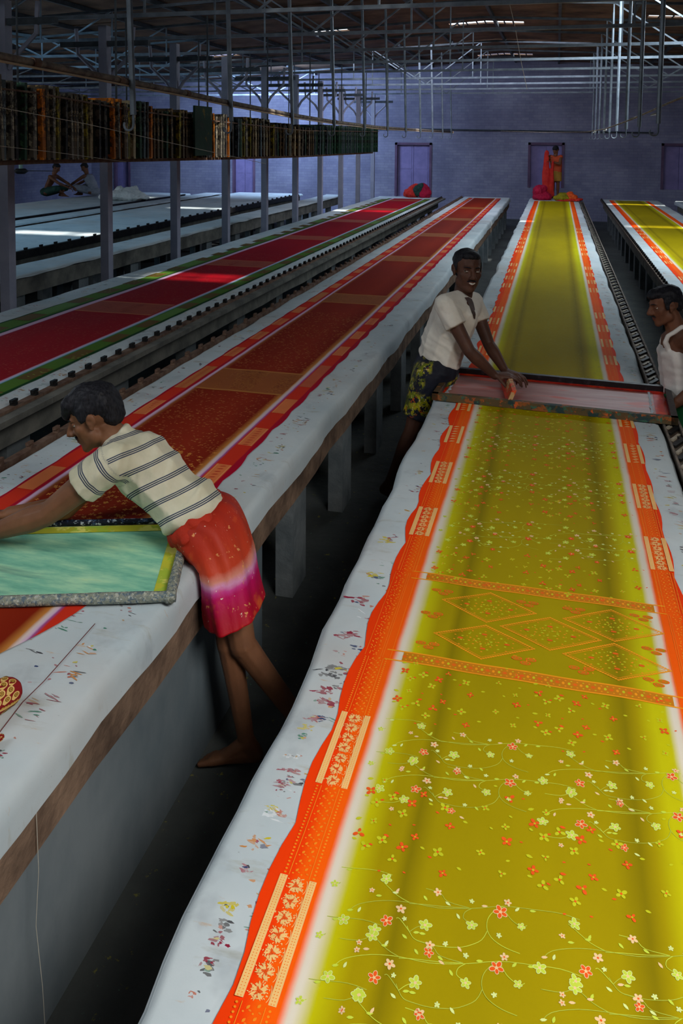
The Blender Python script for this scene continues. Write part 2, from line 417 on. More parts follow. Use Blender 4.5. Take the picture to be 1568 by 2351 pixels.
tG = make_table(1.17, 2.55, 4.0, 22.6, 41, 'long white-covered printing table at right edge with second olive saree', dl=.03, dr=.05, slab='slab_dark', piers=(5.0, .95), inset=.12)
tF = make_table(2.95, 4.3, 9.0, 22.6, 43, 'white printing table furthest right, beyond the second olive saree', slab='slab_dark', piers=(9.5, 1.2))
tB = make_table(-6.15, -5.64, 3.0, 22.0, 51, 'bare pale blue printing table just behind the column row', dl=.05, dr=.03, slab='slab_dark', piers=(4, 1.3))
tC = make_table(-8.75, -6.84, 4.0, 22.0, 53, 'wide bare printing table with sun patches, second behind the columns', dl=.05, dr=.06, slab='slab_dark', piers=(5, 1.3))
tD = make_table(-11.9, -9.75, 5.0, 21.0, 57, 'bare printing table with the white cloth heap, far left bay', dl=.05, dr=.06, slab='slab_dark', piers=(6, 1.6))
# rails and pegs along table edges
def rail(t, x, y0, y1, z, wx, wz, mat, pegs=None, name='edge_rail', peg_mat='black'):
    org = Vector(t.location)
    m_ = MB(org); n = max(1, int((y1-y0)/.8))
    for k in range(n):
        a = y0+(y1-y0)*k/n; b = y0+(y1-y0)*(k+1)/n
        m_.box((x-wx/2, a, z-wz), (x+wx/2, b-.004, z))
    m_.build(name, M[mat], t)
    if pegs:
        sp, h, r = pegs; pm = MB(); pm.box((-r, -r*.8, 0), (r, r*.8, h*.55)); pm.box((-r*.6, -r*1.5, h*.55), (r*.6, r*1.5, h)); me = pm.build('peg', M[peg_mat], me_only=True)
        y = y0+.1; c = 0
        while y < y1 and c < 150: link('peg', me, t, loc=(x-org.x, y-org.y, z)); y += sp; c += 1
rail(tR, -2.90, 2.5, 21.7, TT+.012, .05, .03, 'rust', (.19, .034, .017))
rail(tR, -2.84, 2.5, 21.7, TT-.005, .07, .035, 'slab_dark')
rail(tO, -2.425, 2.2, 22.2, TT+.012, .04, .03, 'rust', (.22, .03, .014), peg_mat='rust')
rail(tG, 1.14, 5.0, 22.4, TT+.012, .05, .04, 'rail', (.17, .035, .016))
rail(tC, -6.80, 5.0, 21.5, TT+.015, .06, .10, 'black', (.34, .03, .02))
rail(tD, -9.70, 6.0, 20.5, TT+.012, .06, .10, 'black')
# chain-like rail along right edge of the middle table: dark channel with pale clips
rail(tM, .622, .7, 21.8, TT-.012, .085, .05, 'rail')
m_ = MB(); m_.bar((-.030, -.055, .006), (.028, .050, .006), .026, .014); m_.bar((.028, .050, .006), (.012, .085, .006), .016, .014); me = m_.build('clip', M['black'], me_only=True)
m_ = MB(); m_.bar((-.026, -.050, .004), (.022, .045, .004), .016, .012); me2 = m_.build('slot', M['slotpale'], me_only=True)
y = 2.0
for k in range(106):
    link('clip', me, tM, loc=(.622-tM.location.x, y-tM.location.y, TT-.012)); link('slot', me2, tM, loc=(.622-tM.location.x, y+.085-tM.location.y, TT-.012)); y += .182
m_ = MB(tM.location); m_.bar((.662, .7, TT+.004), (.662, 21.8, TT+.004), .012); m_.build('edge_angle', M['rope'], tM)
m_ = MB(tM.location); m_.bar((.583, .7, TT+.0), (.583, 21.8, TT+.0), .010); m_.build('edge_angle', M['rope'], tM)
# thin wooden packing strips: narrow table far left
tE = make_table(-9.52, -9.05, 6.0, 21.5, 59, 'narrow bright bench strip between two bare tables in the left bay', dl=.02, dr=.03, slab='slab_dark', piers=(7, 1.6), inset=.04)
# fallen line on orange table cover: cover seam
sm = MB(tO.location)
pts = [at(218, 1432, z=TT+.003), at(100, 1565, z=TT+.003), at(52, 1612, z=TT+.003), at(0, 1680, z=TT+.003), at(-60, 1750, z=TT+.003)]
sm.tube(pts, .0016, 4); o = sm.build('cover_seam', mottled('seam_thread', srgb(90, 50, 50), srgb(110, 60, 60)), tO)
# ---------------------------------------------------------------- paint stains on the covers
PAL = [srgb(214, 196, 30), srgb(196, 92, 50), srgb(150, 30, 60), srgb(40, 60, 110), srgb(40, 130, 100), srgb(50, 52, 60), srgb(214, 140, 60), srgb(230, 236, 240), srgb(170, 70, 90), srgb(196, 150, 70)]
def blob(mb, x, y, z, rx, ry, ang, col, rg, n=9, skew=.45):
    w_ = rg.uniform(.0, .5); col = tuple(c*(1-w_)+b*w_ for c, b in zip(col, srgb(200, 202, 200)))
    ca, sa = math.cos(ang), math.sin(ang); pts = []
    for k in range(n):
        a = 2*math.pi*k/n; q = 1+rg.uniform(-skew, skew); px = math.cos(a)*rx*q; py = math.sin(a)*ry*q
        pts.append((x+px*ca-py*sa, y+px*sa+py*ca, z))
    mb.poly(pts, col)
def cover_z(x0, x1, seed):
    return lambda x, y: TT+.0015*noise.noise((max(0, min(8, (x-x0-.028)/(x1-x0-.056)*8))*.9, y*1.3, seed))+.0007
def stains(t, strips, n, seed, zf):
    rg = random.Random(seed); mb = MB(t.location)
    for i in range(n):
        x0, x1, y0, y1 = strips[rg.randrange(len(strips))]
        y = y0+(y1-y0)*rg.random()**1.6; cx = rg.uniform(x0, x1); col = rg.choice(PAL)
        kind = rg.random(); z = zf(cx, y)
        far = 1+max(0, y-3)*.09
        if kind < .62:
            s = rg.uniform(.0012, .0045)*far; blob(mb, cx, y, z, s*rg.uniform(1, 3), s, rg.uniform(-.5, .5), col, rg, 6)
        elif kind < .9:   # cross streak cluster
            for k in range(rg.randint(2, 5)):
                L = rg.uniform(.008, .045); yy = y+rg.uniform(-.02, .02); xx = min(max(cx+rg.uniform(-.03, .03), x0+.03), x1-.03)
                blob(mb, xx, yy, z+.00004*k, L/2, rg.uniform(.0008, .0026)*far, rg.gauss(-.1, .25), col, rg, 8, .35)
        else:
            for k in range(rg.randint(5, 11)):
                c2 = rg.choice([col, col, rg.choice(PAL)]); s = rg.uniform(.002, .006)
                xx = min(max(cx+rg.gauss(0, .02), x0+.02), x1-.02)
                blob(mb, xx, y+rg.gauss(0, .016), z+.00004*k, s*rg.uniform(1, 2.4), s*.7, rg.uniform(-.6, .6), c2, rg, 9)
    o = mb.build('paint_stains', M['stain'], t, colors=True); tag(o, kind='stuff')
zM = cover_z(-.665, .565, 11); stains(tM, [(-.60, -.50, 1.0, 12), (.46, .54, 2.4, 10)], 420, 3, zM)
stains(tO, [(-1.35, -1.24, 1.2, 12), (-1.35, -1.24, 1.2, 5), (-1.9, -1.24, 1.2, 2.35), (-2.36, -2.24, 3, 10)], 560, 5, cover_z(-2.40, -1.175, 23))
stains(tR, [(-3.1, -2.97, 4, 12), (-4.6, -4.42, 5, 12)], 300, 8, cover_z(-4.62, -2.93, 37))
stains(tG, [(1.2, 1.28, 7, 16)], 60, 9, cover_z(1.17, 2.55, 41))
# marked splashes near the camera
sp = MB(tM.location); rg = random.Random(77)
for (px, py, c, s) in ((510, 2073, 0, .022), (500, 2118, 5, .02), (470, 2150, 2, .02), (425, 2190, 2, .018), (600, 1860, 7, .022), (612, 1850, 0, .012), (635, 1868, 1, .02), (738, 1650, 3, .016), (690, 1668, 0, .02), (695, 1690, 4, .014), (640, 1790, 8, .02), (620, 1760, 8, .02), (745, 1530, 5, .03), (760, 1545, 5, .03),
     (735, 1585, 2, .03), (750, 1610, 2, .03), (665, 1640, 8, .02), (540, 1920, 6, .025), (430, 2275, 1, .014), (850, 1318, 0, .03), (880, 1240, 0, .03), (805, 1375, 2, .04), (770, 1450, 2, .04), (640, 1730, 7, .018), (580, 1790, 2, .015), (552, 1990, 8, .016)):
    q = at(px, py, z=TT+.001); q.x = max(q.x, -.585); zq = zM(q.x, q.y)
    for k in range(12): blob(sp, q.x+rg.gauss(0, s*.5), q.y+rg.gauss(0, s*.35), zq+.00004*k, s*rg.uniform(.12, .5), s*rg.uniform(.06, .2), rg.uniform(-.5, .4), PAL[c if rg.random() < .8 else rg.randrange(10)], rg, 11)
tag(sp.build('paint_splashes', M['stain'], tM, colors=True), kind='stuff')
# ================================================================ sarees (printed cloths on the tables)
def band_mat(name, x0, x1, stops, rough=.72, sheen=0, nz=.06):
    """dye and tone bands across the cloth: colour by distance across (UV.x in metres from x0)"""
    t = NT(name, rough, 0, .1); uv = t.new('ShaderNodeUVMap'); sx = t.new('ShaderNodeSeparateXYZ'); t.lk(uv.outputs[0], sx.inputs[0])
    v = t.coord((1, 1, 1)); n = t.noise(v, 7, 4, .6)
    u = t.math('ADD', sx.outputs[0], t.math('MULTIPLY', t.math('SUBTRACT', n, .5), .008))
    f = t.math('DIVIDE', u, x1-x0)
    stops = [((p-x0)/(x1-x0), c) for p, c in stops]
    ch = t.ramp(f, stops)
    m = t.ramp(t.noise(t.coord((1, .35, 1)), 2.2, 4, .6), [(.3, (1-nz*3,)*3), (.7, (1, 1, 1))])
    t.color(t.mix(1.0, ch, m, 'MULTIPLY')); t.bump(t.noise(v, 420, 2), .0004, .5); return t.m
OR, OR2, WH = srgb(250, 62, 2), srgb(255, 96, 4), srgb(226, 216, 198)
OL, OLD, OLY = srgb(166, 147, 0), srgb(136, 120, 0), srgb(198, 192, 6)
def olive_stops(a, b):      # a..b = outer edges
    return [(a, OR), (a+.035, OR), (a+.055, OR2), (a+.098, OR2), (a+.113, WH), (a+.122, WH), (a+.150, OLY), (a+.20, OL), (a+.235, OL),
            (a+.26, OLD), (a+.30, OL), (b-.29, OL), (b-.235, OLD), (b-.205, OL), (b-.16, OLY), (b-.128, OLY), (b-.112, WH), (b-.100, WH), (b-.088, OR2), (b-.03, OR2), (b-.02, OR), (b, OR)]  # OLD stops: soft darker bands running along the cloth
def zcloth(x, y, seed=0):
    return TT+.0052+.0012*math.sin(y*3.1+seed+x*2)*math.sin(x*11+seed)+.0010*math.sin(x*23+y*1.3)
def saree(label, table, xl, xr, y0, y1, stops, name, seed, wl=.012, wr=.008, step=.06, nu=24, drop=0):
    root = empty('saree', ((xl(10)+xr(10))/2, y0, TT), label, 'saree'); X0 = min(xl(10), xl(3))-.03; X1 = max(xr(10), xr(3))+.03
    mat = band_mat(name, X0, X1, stops)
    ys = []; y = y0
    while y < y1: ys.append(y); y += step*(1 if y < 7 else 2)
    ys.append(y1); vs = []; fs = []; uv = []
    for y in ys:
        a, b = xl(y), xr(y); sc = abs(math.sin(y*math.pi/.33))
        a += wl*(1-sc)*.9+.5*wob(y, seed, wl); b += -wr*(1-sc)*.9+.5*wob(y, seed+2, wr)
        for i in range(nu+1):
            x = a+(b-a)*i/nu; z = zcloth(x, y, seed)
            if i in (0, nu): z = TT+.003
            vs.append((x-root.location.x, y-y0, z-TT)); uv.append((x-X0, y-y0))
    for j in range(len(ys)-1):
        for i in range(nu): k = j*(nu+1)+i; fs.append((k, k+1, k+nu+2, k+nu+1))
    me = bpy.data.meshes.new('cloth'); me.from_pydata(vs, [], fs); ul = me.uv_layers.new(name='UVMap')
    ul.data.foreach_set('uv', [c for p in me.polygons for vi in p.vertices for c in uv[vi]])
    me.materials.append(mat); me.polygons.foreach_set('use_smooth', [True]*len(me.polygons)); link('cloth', me, root)
    return root
class Print:
    def __init__(s, root, zf, rg): s.mb = MB(root.location); s.z = zf; s.r = rg; s.lift = .0010; s.root = root
    def P(s, x, y, k=0): return (x, y, s.z(x, y)+s.lift+k*.00008)
    def ell(s, x, y, a, b, ang, c, k=0, n=8):
        ca, sa = math.cos(ang), math.sin(ang)
        s.mb.poly([s.P(x+math.cos(t)*a*ca-math.sin(t)*b*sa, y+math.cos(t)*a*sa+math.sin(t)*b*ca, k) for t in [2*math.pi*i/n for i in range(n)]], c)
    def leaf(s, x, y, L, W, ang, c, k=0):
        ca, sa = math.cos(ang), math.sin(ang)
        s.mb.poly([s.P(x+px*L*ca-py*W*sa, y+px*L*sa+py*W*ca, k) for px, py in ((0, 0), (.3, -.42), (.65, -.4), (1, 0), (.65, .4), (.3, .42))], c)
    def flower(s, x, y, r, rot, c, c2=None, k=0, n=5, out=None):
        for i in range(n):
            a = rot+2*math.pi*i/n; q = r*s.r.uniform(.85, 1.1)
            if out: s.ell(x+math.cos(a)*q*.58, y+math.sin(a)*q*.58, q*.50, q*.36, a, out, k)
            s.ell(x+math.cos(a)*q*.58, y+math.sin(a)*q*.58, q*(.40 if out else .46), q*(.26 if out else .32), a, c, k+1)
        s.ell(x, y, r*.22, r*.22, 0, c2 or c, k+2, 6)
    def line(s, pts, w, c, k=0):
        for i in range(len(pts)-1):
            (x0, y0), (x1, y1) = pts[i], pts[i+1]; d = math.hypot(x1-x0, y1-y0) or 1; nx, ny = -(y1-y0)/d*w/2, (x1-x0)/d*w/2
            m = max(1, int(d/.03))
            for j in range(m):
                a, b = j/m, (j+1)/m; xa, ya, xb, yb = x0+(x1-x0)*a, y0+(y1-y0)*a, x0+(x1-x0)*b, y0+(y1-y0)*b
                s.mb.poly([s.P(xa+nx, ya+ny, k), s.P(xb+nx, yb+ny, k), s.P(xb-nx, yb-ny, k), s.P(xa-nx, ya-ny, k)], c)
    def rect(s, x0, x1, y0, y1, c, k=0, d=.04, sk=0):
        nx = max(1, int(abs(x1-x0)/d)); ny = max(1, int(abs(y1-y0)/d))
        for i in range(nx):
            for j in range(ny):
                a, b = x0+(x1-x0)*i/nx, x0+(x1-x0)*(i+1)/nx; e, f = y0+(y1-y0)*j/ny, y0+(y1-y0)*(j+1)/ny
                s.mb.poly([s.P(a, e, k), s.P(b, e, k), s.P(b, f, k), s.P(a, f, k)], c)
    def done(s, name):
        o = s.mb.build(name, M['print'], s.root, colors=True); return tag(o, kind='stuff')
def smooth_path(p, m=4):
    out = []
    for i in range(len(p)-1):
        p0, p1, p2, p3 = p[max(i-1, 0)], p[i], p[i+1], p[min(i+2, len(p)-1)]
        for j in range(m):
            t = j/m
            out.append(tuple(.5*((2*p1[k])+(-p0[k]+p2[k])*t+(2*p0[k]-5*p1[k]+4*p2[k]-p3[k])*t*t+(-p0[k]+3*p1[k]-3*p2[k]+p3[k])*t**3) for k in (0, 1)))
    out.append(p[-1]); return out
xlM = lambda y: -.545+.006*math.sin(y)+(.012 if y > 2.4 else 0)*min(1, max(0, (y-2.4)/.4)); xrM = lambda y: .437
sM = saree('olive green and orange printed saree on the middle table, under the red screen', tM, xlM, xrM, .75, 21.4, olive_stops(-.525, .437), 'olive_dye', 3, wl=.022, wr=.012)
rg = random.Random(4); zf = lambda x, y: zcloth(x, y, 3)
LIME, LIME2, PEACH, CREAM, FO, STEM = srgb(206, 222, 70), srgb(226, 236, 150), srgb(244, 206, 150), srgb(255, 204, 128), srgb(244, 92, 22), srgb(186, 198, 66)
YG = srgb(204, 206, 30)
def c8(x, y):
    q = at(684+x*.5638, 1700+y*.5638, z=TT+.006); return (q.x, q.y)
TW, TH = .367, .124
stems = [[(185, 765), (230, 735), (330, 722), (440, 730), (560, 752), (700, 755), (830, 748), (960, 762), (1070, 775), (1150, 800)],
         [(830, 748), (790, 770), (765, 805), (765, 850), (790, 890), (840, 925), (900, 950)],
         [(765, 850), (740, 890), (690, 912), (640, 920), (560, 915), (500, 900), (460, 885), (440, 855), (430, 830)],
         [(700, 755), (672, 770), (665, 795), (690, 815)], [(440, 730), (390, 700), (340, 650), (320, 630)],
         [(690, 752), (600, 725), (570, 690), (510, 670)], [(440, 855), (400, 800), (385, 798)], [(440, 855), (470, 835), (505, 825)], [(830, 748), (860, 800), (905, 835), (930, 830)],
         [(440, 735), (500, 738), (600, 748), (690, 752)], [(150, 880), (230, 890), (285, 870)]]
stems = [[c8(*p) for p in s] for s in stems]
vflow = [('o', 345, 808, .0125), ('g', 505, 826, .013), ('g', 285, 872, .0125), ('g', 345, 630, .012), ('o', 820, 772, .0135), ('g', 700, 826, .0105), ('p', 405, 757, .010), ('p', 560, 686, .009),
         ('g', 165, 800, .012), ('o', 520, 942, .0095), ('p', 850, 733, .008), ('w', 420, 800, .005), ('w', 590, 905, .0055), ('w', 812, 872, .0055), ('w', 700, 725, .0055), ('g', 905, 835, .008), ('p', 285, 676, .006), ('p', 220, 930, .006)]
vflow = [(a, *c8(b, c), r) for a, b, c, r in vflow]
vleaf = [(225, 770, 1.3), (455, 858, .3), (940, 768, .2), (880, 770, .9), (370, 688, .2), (385, 690, 1.2), (500, 700, -.8), (590, 725, -.5), (650, 800, 2.2), (430, 885, 2.6), (560, 975, -.4), (740, 745, .2), (300, 700, .2), (180, 760, .3), (480, 860, .1), (640, 915, -.8)]
vleaf = [(*c8(a, b), g) for a, b, g in vleaf]
Y0T = 1.40     # tile row reference
pr = Print(sM, zf, rg)
def inx(x): return -.405 < x < .325
def vine_row(dy, detail=True):
    for n in (-1, 0, 1):
        dx = n*TW
        for s in stems:
            pts = [(x+dx, y+dy) for x, y in smooth_path(s, 3 if detail else 1)]
            run = [p for p in pts if inx(p[0])]
            if len(run) > 1: pr.line(run, .0012, STEM if rg.random() < .6 else LIME, 0)
        for (t, x, y, r) in vflow:
            x += dx; y += dy
            if not inx(x): continue
            a = rg.uniform(0, 6)
            if t == 'o': pr.flower(x, y, r, a, FO, PEACH, 1, 5, PEACH if detail else None)
            elif t == 'g': pr.flower(x, y, r, a, LIME, PEACH, 1, 5, LIME2 if detail else None)
            elif t == 'p': pr.flower(x, y, r, a, PEACH, FO, 1, 5)
            else: pr.flower(x, y, r, a, LIME2, LIME2, 1, 5)
        for (x, y, g) in vleaf:
            if inx(x+dx): pr.leaf(x+dx, y+dy, .013, .006, g, rg.choice([LIME, LIME2, LIME, PEACH]), 1)
sc_t = [('o', 440, 370, .0125), ('g', 580, 388, .013), ('g', 400, 415, .012), ('o', 855, 350, .013), ('o', 960, 460, .013), ('g', 835, 475, .009), ('g', 750, 390, .0095), ('o', 600, 470, .010), ('y', 655, 447, .006), ('y', 510, 368, .006), ('g', 1065, 495, .013), ('y', 850, 425, .005), ('y', 1500, 440, .005),
        ('g', 290, 362, .0125), ('g', 325, 265, .009), ('o', 490, 330, .010), ('y', 930, 400, .008), ('o', 1065, 470, .007), ('o', 340, 460, .004), ('o', 905, 350, .004), ('o', 440, 465, .004), ('y', 935, 480, .006), ('o', 540, 405, .005), ('o', 1012, 508, .005)]
sc_t = [(a, *c8(b, c), r) for a, b, c, r in sc_t]
def scat_row(dy):
    for n in (-1, 0, 1):
        for (t, x, y, r) in sc_t:
            x += n*TW; y += dy
            if not inx(x): continue
            c = FO if t == 'o' else YG
            if r > .0085: pr.flower(x, y, r, rg.uniform(0, 6), c, YG if t == 'o' else FO, 1, rg.choice([3, 4, 4]))
            else: pr.leaf(x, y, r*2, r*1.1, rg.uniform(-.6, .6), c, 1)
# rows (distance along the table)
base_v = sum(p[1] for p in stems[0])/len(stems[0])
for yv in (1.18, 1.30, 1.424, 1.536, 1.87, 1.99, 3.10, 3.22, 3.60, 3.72, 4.10, 4.22): vine_row(yv-base_v, yv < 2.5)
base_s = sum(q[2] for q in sc_t)/len(sc_t)
for yv in (1.655, 1.775, 2.10, 2.22, 2.80, 2.92, 3.36, 3.48, 3.86, 3.98, 4.36, 4.48, 4.6): scat_row(yv-base_s)
# pallu band with diamonds
P0, P1 = 2.285, 2.745; TO, TOD = srgb(250, 160, 20), srgb(236, 104, 14)
def tr(y0, y1):
    pr.rect(-.40, .335, y0, y1, srgb(206, 126, 8), 0)
    for yy in (y0, y1): pr.rect(-.45, .37, yy-.0025, yy+.0025, TO, 1)
    n = 46
    for i in range(n):
        x = -.395+.73*i/n; pr.ell(x, (y0+y1)/2, .0065 if i % 3 == 0 else .004, .006, 0, [TOD, TO, YG][i % 3], 2, 6)
        for s_ in (-1, 1): pr.ell(x+.006, (y0+y1)/2+s_*.012, .003, .002, 0, [TO, YG][i % 2], 2, 5)
tr(P0-.02, P0+.025); tr(P1-.025, P1+.02)
def diamond(cx, cy, hx=.147, hy=.086):
    cs = [(cx-hx, cy), (cx, cy+hy), (cx+hx, cy), (cx, cy-hy)]
    for q in range(2):
        f = 1-.10*q
        for i in range(4):
            a, b = cs[i], cs[(i+1) % 4]; a = (cx+(a[0]-cx)*f, cy+(a[1]-cy)*f); b = (cx+(b[0]-cx)*f, cy+(b[1]-cy)*f)
            if q == 0:
                for k in range(22):
                    t = k/22; pr.ell(a[0]+(b[0]-a[0])*t, a[1]+(b[1]-a[1])*t, .0042, .0036, 0, TO, 1, 6)
            else: pr.line([a, b], .0018, TO, 1)
    for ring, nn, cc, rr in ((.16, 6, YG, .0036), (.30, 10, TO, .0032), (.46, 12, YG, .0034), (.60, 14, TO, .0028)):
        for k in range(nn):
            a = 2*math.pi*k/nn+.2; pr.ell(cx+math.cos(a)*hx*ring, cy+math.sin(a)*hy*ring, rr*1.15, rr*.8, 0, cc, 1, 6)
    for (dx, dy) in ((.47, 0), (-.47, 0), (0, .42), (0, -.42)): pr.ell(cx+dx*hx, cy+dy*hy, .009, .005, 0, TOD, 2)
    for k in range(26):
        a = rg.uniform(0, 6.28); q = rg.uniform(.1, .7); x_ = math.cos(a)*q*.75; y_ = math.sin(a)*q*.75
        if abs(x_)+abs(y_) < .85: pr.ell(cx+x_*hx, cy+y_*hy, .0026, .0018, 0, rg.choice([TO, YG]), 1, 5)
for (cx, cy) in ((-.18, 2.613), (-.18, 2.423), (.012, 2.516), (.20, 2.608), (.198, 2.423)): diamond(cx, cy)
for (cx, cy) in ((-.06, 2.665), (.085, 2.665), (-.06, 2.36), (.10, 2.36), (-.335, 2.66), (-.35, 2.52), (-.34, 2.36), (.29, 2.68), (.31, 2.51), (.30, 2.36)):
    for k in range(3): pr.ell(cx+[-.02, .02, .005][k], cy+[.005, .007, -.012][k], .016, .009, 0, TOD, 1, 10); pr.ell(cx+[-.02, .02, .005][k], cy+[.005, .007, -.012][k], .011, .006, 0, OL, 2, 10); pr.ell(cx+[-.02, .02, .005][k], cy+[.005, .007, -.012][k], .007, .0035, 0, TOD, 3, 8)
    for k in range(5): pr.leaf(cx+rg.uniform(-.03, .03), cy+rg.uniform(-.02, .02), .008, .004, rg.uniform(0, 6), TO, 1)
pr.done('printed_flowers')
# ---- borders of the olive saree
YO, YO2, RO = srgb(255, 150, 30), srgb(255, 132, 26), srgb(232, 66, 10)
def box_block(p, a, y0, y1, side, near, cr=CREAM, red=FO):
    """a = outer x of the block; side=+1 block extends to +x"""
    X = lambda u: a+side*u
    def R_(u0, u1, ya, yb, c, k): p.rect(min(X(u0), X(u1)), max(X(u0), X(u1)), ya, yb, c, k)
    R_(0, .016, y0, y1, cr, 1); R_(.062, .077, y0, y1, cr, 1)
    if near:
        n = int((y1-y0)/.0055)
        for k in range(n):
            yy = y0+(k+.5)*(y1-y0)/n
            for uu in (.005, .011, .067, .072): p.ell(X(uu), yy, .0013, .0011, 0, YO2, 2, 5)
        m = 7
        for k in range(m):
            yy = y0+(k+.5)*(y1-y0)/m; cx = X(.038)
            for j in range(11):
                an = 2*math.pi*j/11+k; p.leaf(cx+math.cos(an)*.003, yy+math.sin(an)*.003, p.r.uniform(.012, .0175), .0050, an+.5+p.r.uniform(-.3, .3), cr, 2)
                p.leaf(cx+math.cos(an+.3)*.011, yy+math.sin(an+.3)*.012, .006, .003, an+1.6, cr, 3)
            for j in range(34): an = p.r.uniform(0, 6.28); q_ = p.r.uniform(.008, .021); p.leaf(cx+math.cos(an)*q_, yy+math.sin(an)*q_*.85, .0045, .0022, p.r.uniform(0, 6), cr, 3)
            for j in range(3): p.leaf(cx, yy, .009, .005, 2.1*j+k, red, 4)
            p.line([(X(.055)+.006*math.cos(t), yy+.016*math.sin(t)) for t in [-1.2+.4*i for i in range(7)]], .0012, cr, 2)
    else:
        m = 7
        for k in range(m):
            yy = y0+(k+.5)*(y1-y0)/m; p.leaf(X(.022), yy, .032*side, .012, .35, cr, 2); p.leaf(X(.03), yy+.012, .018*side, .007, -.4, cr, 2)
def leaf_block(p, a, y0, y1, side, near, c=YO, c2=YO2):
    X = lambda u: a+side*u
    p.line([(X(.017), y0), (X(.017), y1)], .0014, c, 1); p.line([(X(.060), y0), (X(.060), y1)], .0014, c, 1)
    if near:
        n = int((y1-y0)/.0085)
        for k in range(n):
            yy = y0+(k+.5)*(y1-y0)/n
            for uu in (.008, .069): p.ell(X(uu), yy, .0028, .0024, 0, c, 1, 6)
    m = int((y1-y0)/.022)
    for k in range(m):
        yy = y0+(k+.5)*(y1-y0)/m
        for uu in ((.028, .046) if near else (.037,)):
            p.leaf(X(uu), yy+(.006 if uu > .04 else 0), .009, .0058, 1.0, c, 2); p.leaf(X(uu)+.004, yy, .007, .004, -.3, c2, 2)
            if near: p.ell(X(uu)-.004, yy-.005, .0022, .0018, 0, c, 2, 5)
pb = Print(sM, zf, rg)
def border_cycle(p, a, side, y_start, y_stop, P_, cyc=2.76, near_lim=3.0, off=0, boxcol=CREAM, leafc=YO, leafc2=YO2, red=FO):
    k0 = int((y_start-P_)/cyc)-1
    for c in range(k0, k0+12):
        b = P_+c*cyc+off
        segs = [('pal', b, b+.48), ('leaf', b+.49, b+.75)]
        for j in range(4): segs += [('box', b+.76+.5*j, b+.76+.5*j+.25), ('leaf', b+1.012+.5*j, b+1.255+.5*j)]
        for (t, y0, y1) in segs:
            if y1 < y_start or y0 > y_stop: continue
            near = y0 < near_lim
            if t == 'box': box_block(p, a, y0, y1, side, near, boxcol, red)
            elif t == 'leaf': leaf_block(p, a, y0, y1, side, near, leafc, leafc2)
            elif near or True:
                for u in (.004, .05, .056, .078): p.line([(a+side*u, y0), (a+side*u, y1)], .0014, leafc2, 1)
                m = int((y1-y0)/(.011 if near else .03))
                for i in range(m):
                    for u in (.016, .026, .038): p.leaf(a+side*u, y0+(i+rg.random())*(y1-y0)/m, .0075, .004, rg.uniform(0, 3), leafc, 2)
border_cycle(pb, -.513, 1, 1.0, 15, 2.27, near_lim=3.6)
border_cycle(pb, .428, -1, 2.2, 15, 2.24, near_lim=3.6)
pb.done('printed_border')
# faint half-finished print beyond the screen
pf = Print(sM, zf, rg)
for i in range(2600):
    y = 5.3+9*rg.random()**1.5; x = rg.uniform(-.38, .30); pf.leaf(x, y, .012+y*.001, .004+y*.0003, rg.gauss(0, .3), srgb(166, 158, 26), 0)
pf.done('faint_print')
# ---- orange-brown saree on the left-middle table
RD, RD2, CRI, LIL = srgb(134, 32, 10), srgb(150, 44, 20), srgb(176, 10, 44), srgb(222, 186, 214)
def red_stops(a, b):
    return [(a, CRI), (a+.016, CRI), (a+.018, srgb(214, 52, 30)), (a+.10, srgb(214, 52, 30)), (a+.102, CRI), (a+.118, CRI), (a+.122, LIL), (a+.134, LIL), (a+.15, srgb(160, 88, 40)), (a+.175, RD), (a+.5, RD2),
            (b-.19, RD), (b-.155, srgb(200, 130, 60)), (b-.142, srgb(226, 206, 200)), (b-.128, LIL), (b-.122, srgb(160, 80, 150)), (b-.112, srgb(214, 52, 30)), (b-.036, srgb(214, 52, 30)), (b-.032, CRI), (b, CRI)]
def xrO(y):
    if y >= 3.0: return -1.375
    t = (3.0-y)/1.0; return -1.375-.03*t-.35*max(0, (2.35-y))
sO = saree('orange-red printed saree with crimson edges on the table where the striped-shirt man works', tO, lambda y: -2.225, xrO, 1.75, 21.9, red_stops(-2.225, -1.375), 'red_orange_dye', 9, wl=.008, wr=.016)
zo = lambda x, y: zcloth(x, y, 9)
po = Print(sO, zo, rg)
BX, BXL, TAN = srgb(228, 122, 66), srgb(236, 150, 90), srgb(186, 118, 52)
def red_border(p, a, side, y_start, y_stop, P_, boxc, palc, cyc=2.76, w=.078):
    for c in range(-1, 8):
        b = P_+c*cyc; segs = [('pal', b, b+.49)]+[('box', b+.76+.5*j, b+1.01+.5*j) for j in range(4)]
        for (t, y0, y1) in segs:
            if y1 < y_start or y0 > y_stop: continue
            xa, xb = sorted((a, a+side*w)); p.rect(xa, xb, y0, y1, palc if t == 'pal' else boxc, 0, .08)
            if y0 < 6.5:
                m = int((y1-y0)/.03)
                for i in range(m):
                    yy = y0+(i+.5)*(y1-y0)/m
                    p.leaf(a+side*.02, yy, side*.035, .012, .3, srgb(196, 60, 34), 1)
                if t == 'box': p.line([(a+side*.006, y0), (a+side*.006, y1)], .005, BXL, 1); p.line([(a+side*(w-.006), y0), (a+side*(w-.006), y1)], .005, BXL, 1)
red_border(po, -2.205, 1, 2.6, 21.5, 4.50, BX, srgb(206, 120, 62)); red_border(po, -1.410, -1, 3.0, 21.5, 4.72, BX, srgb(206, 96, 60), w=.074)
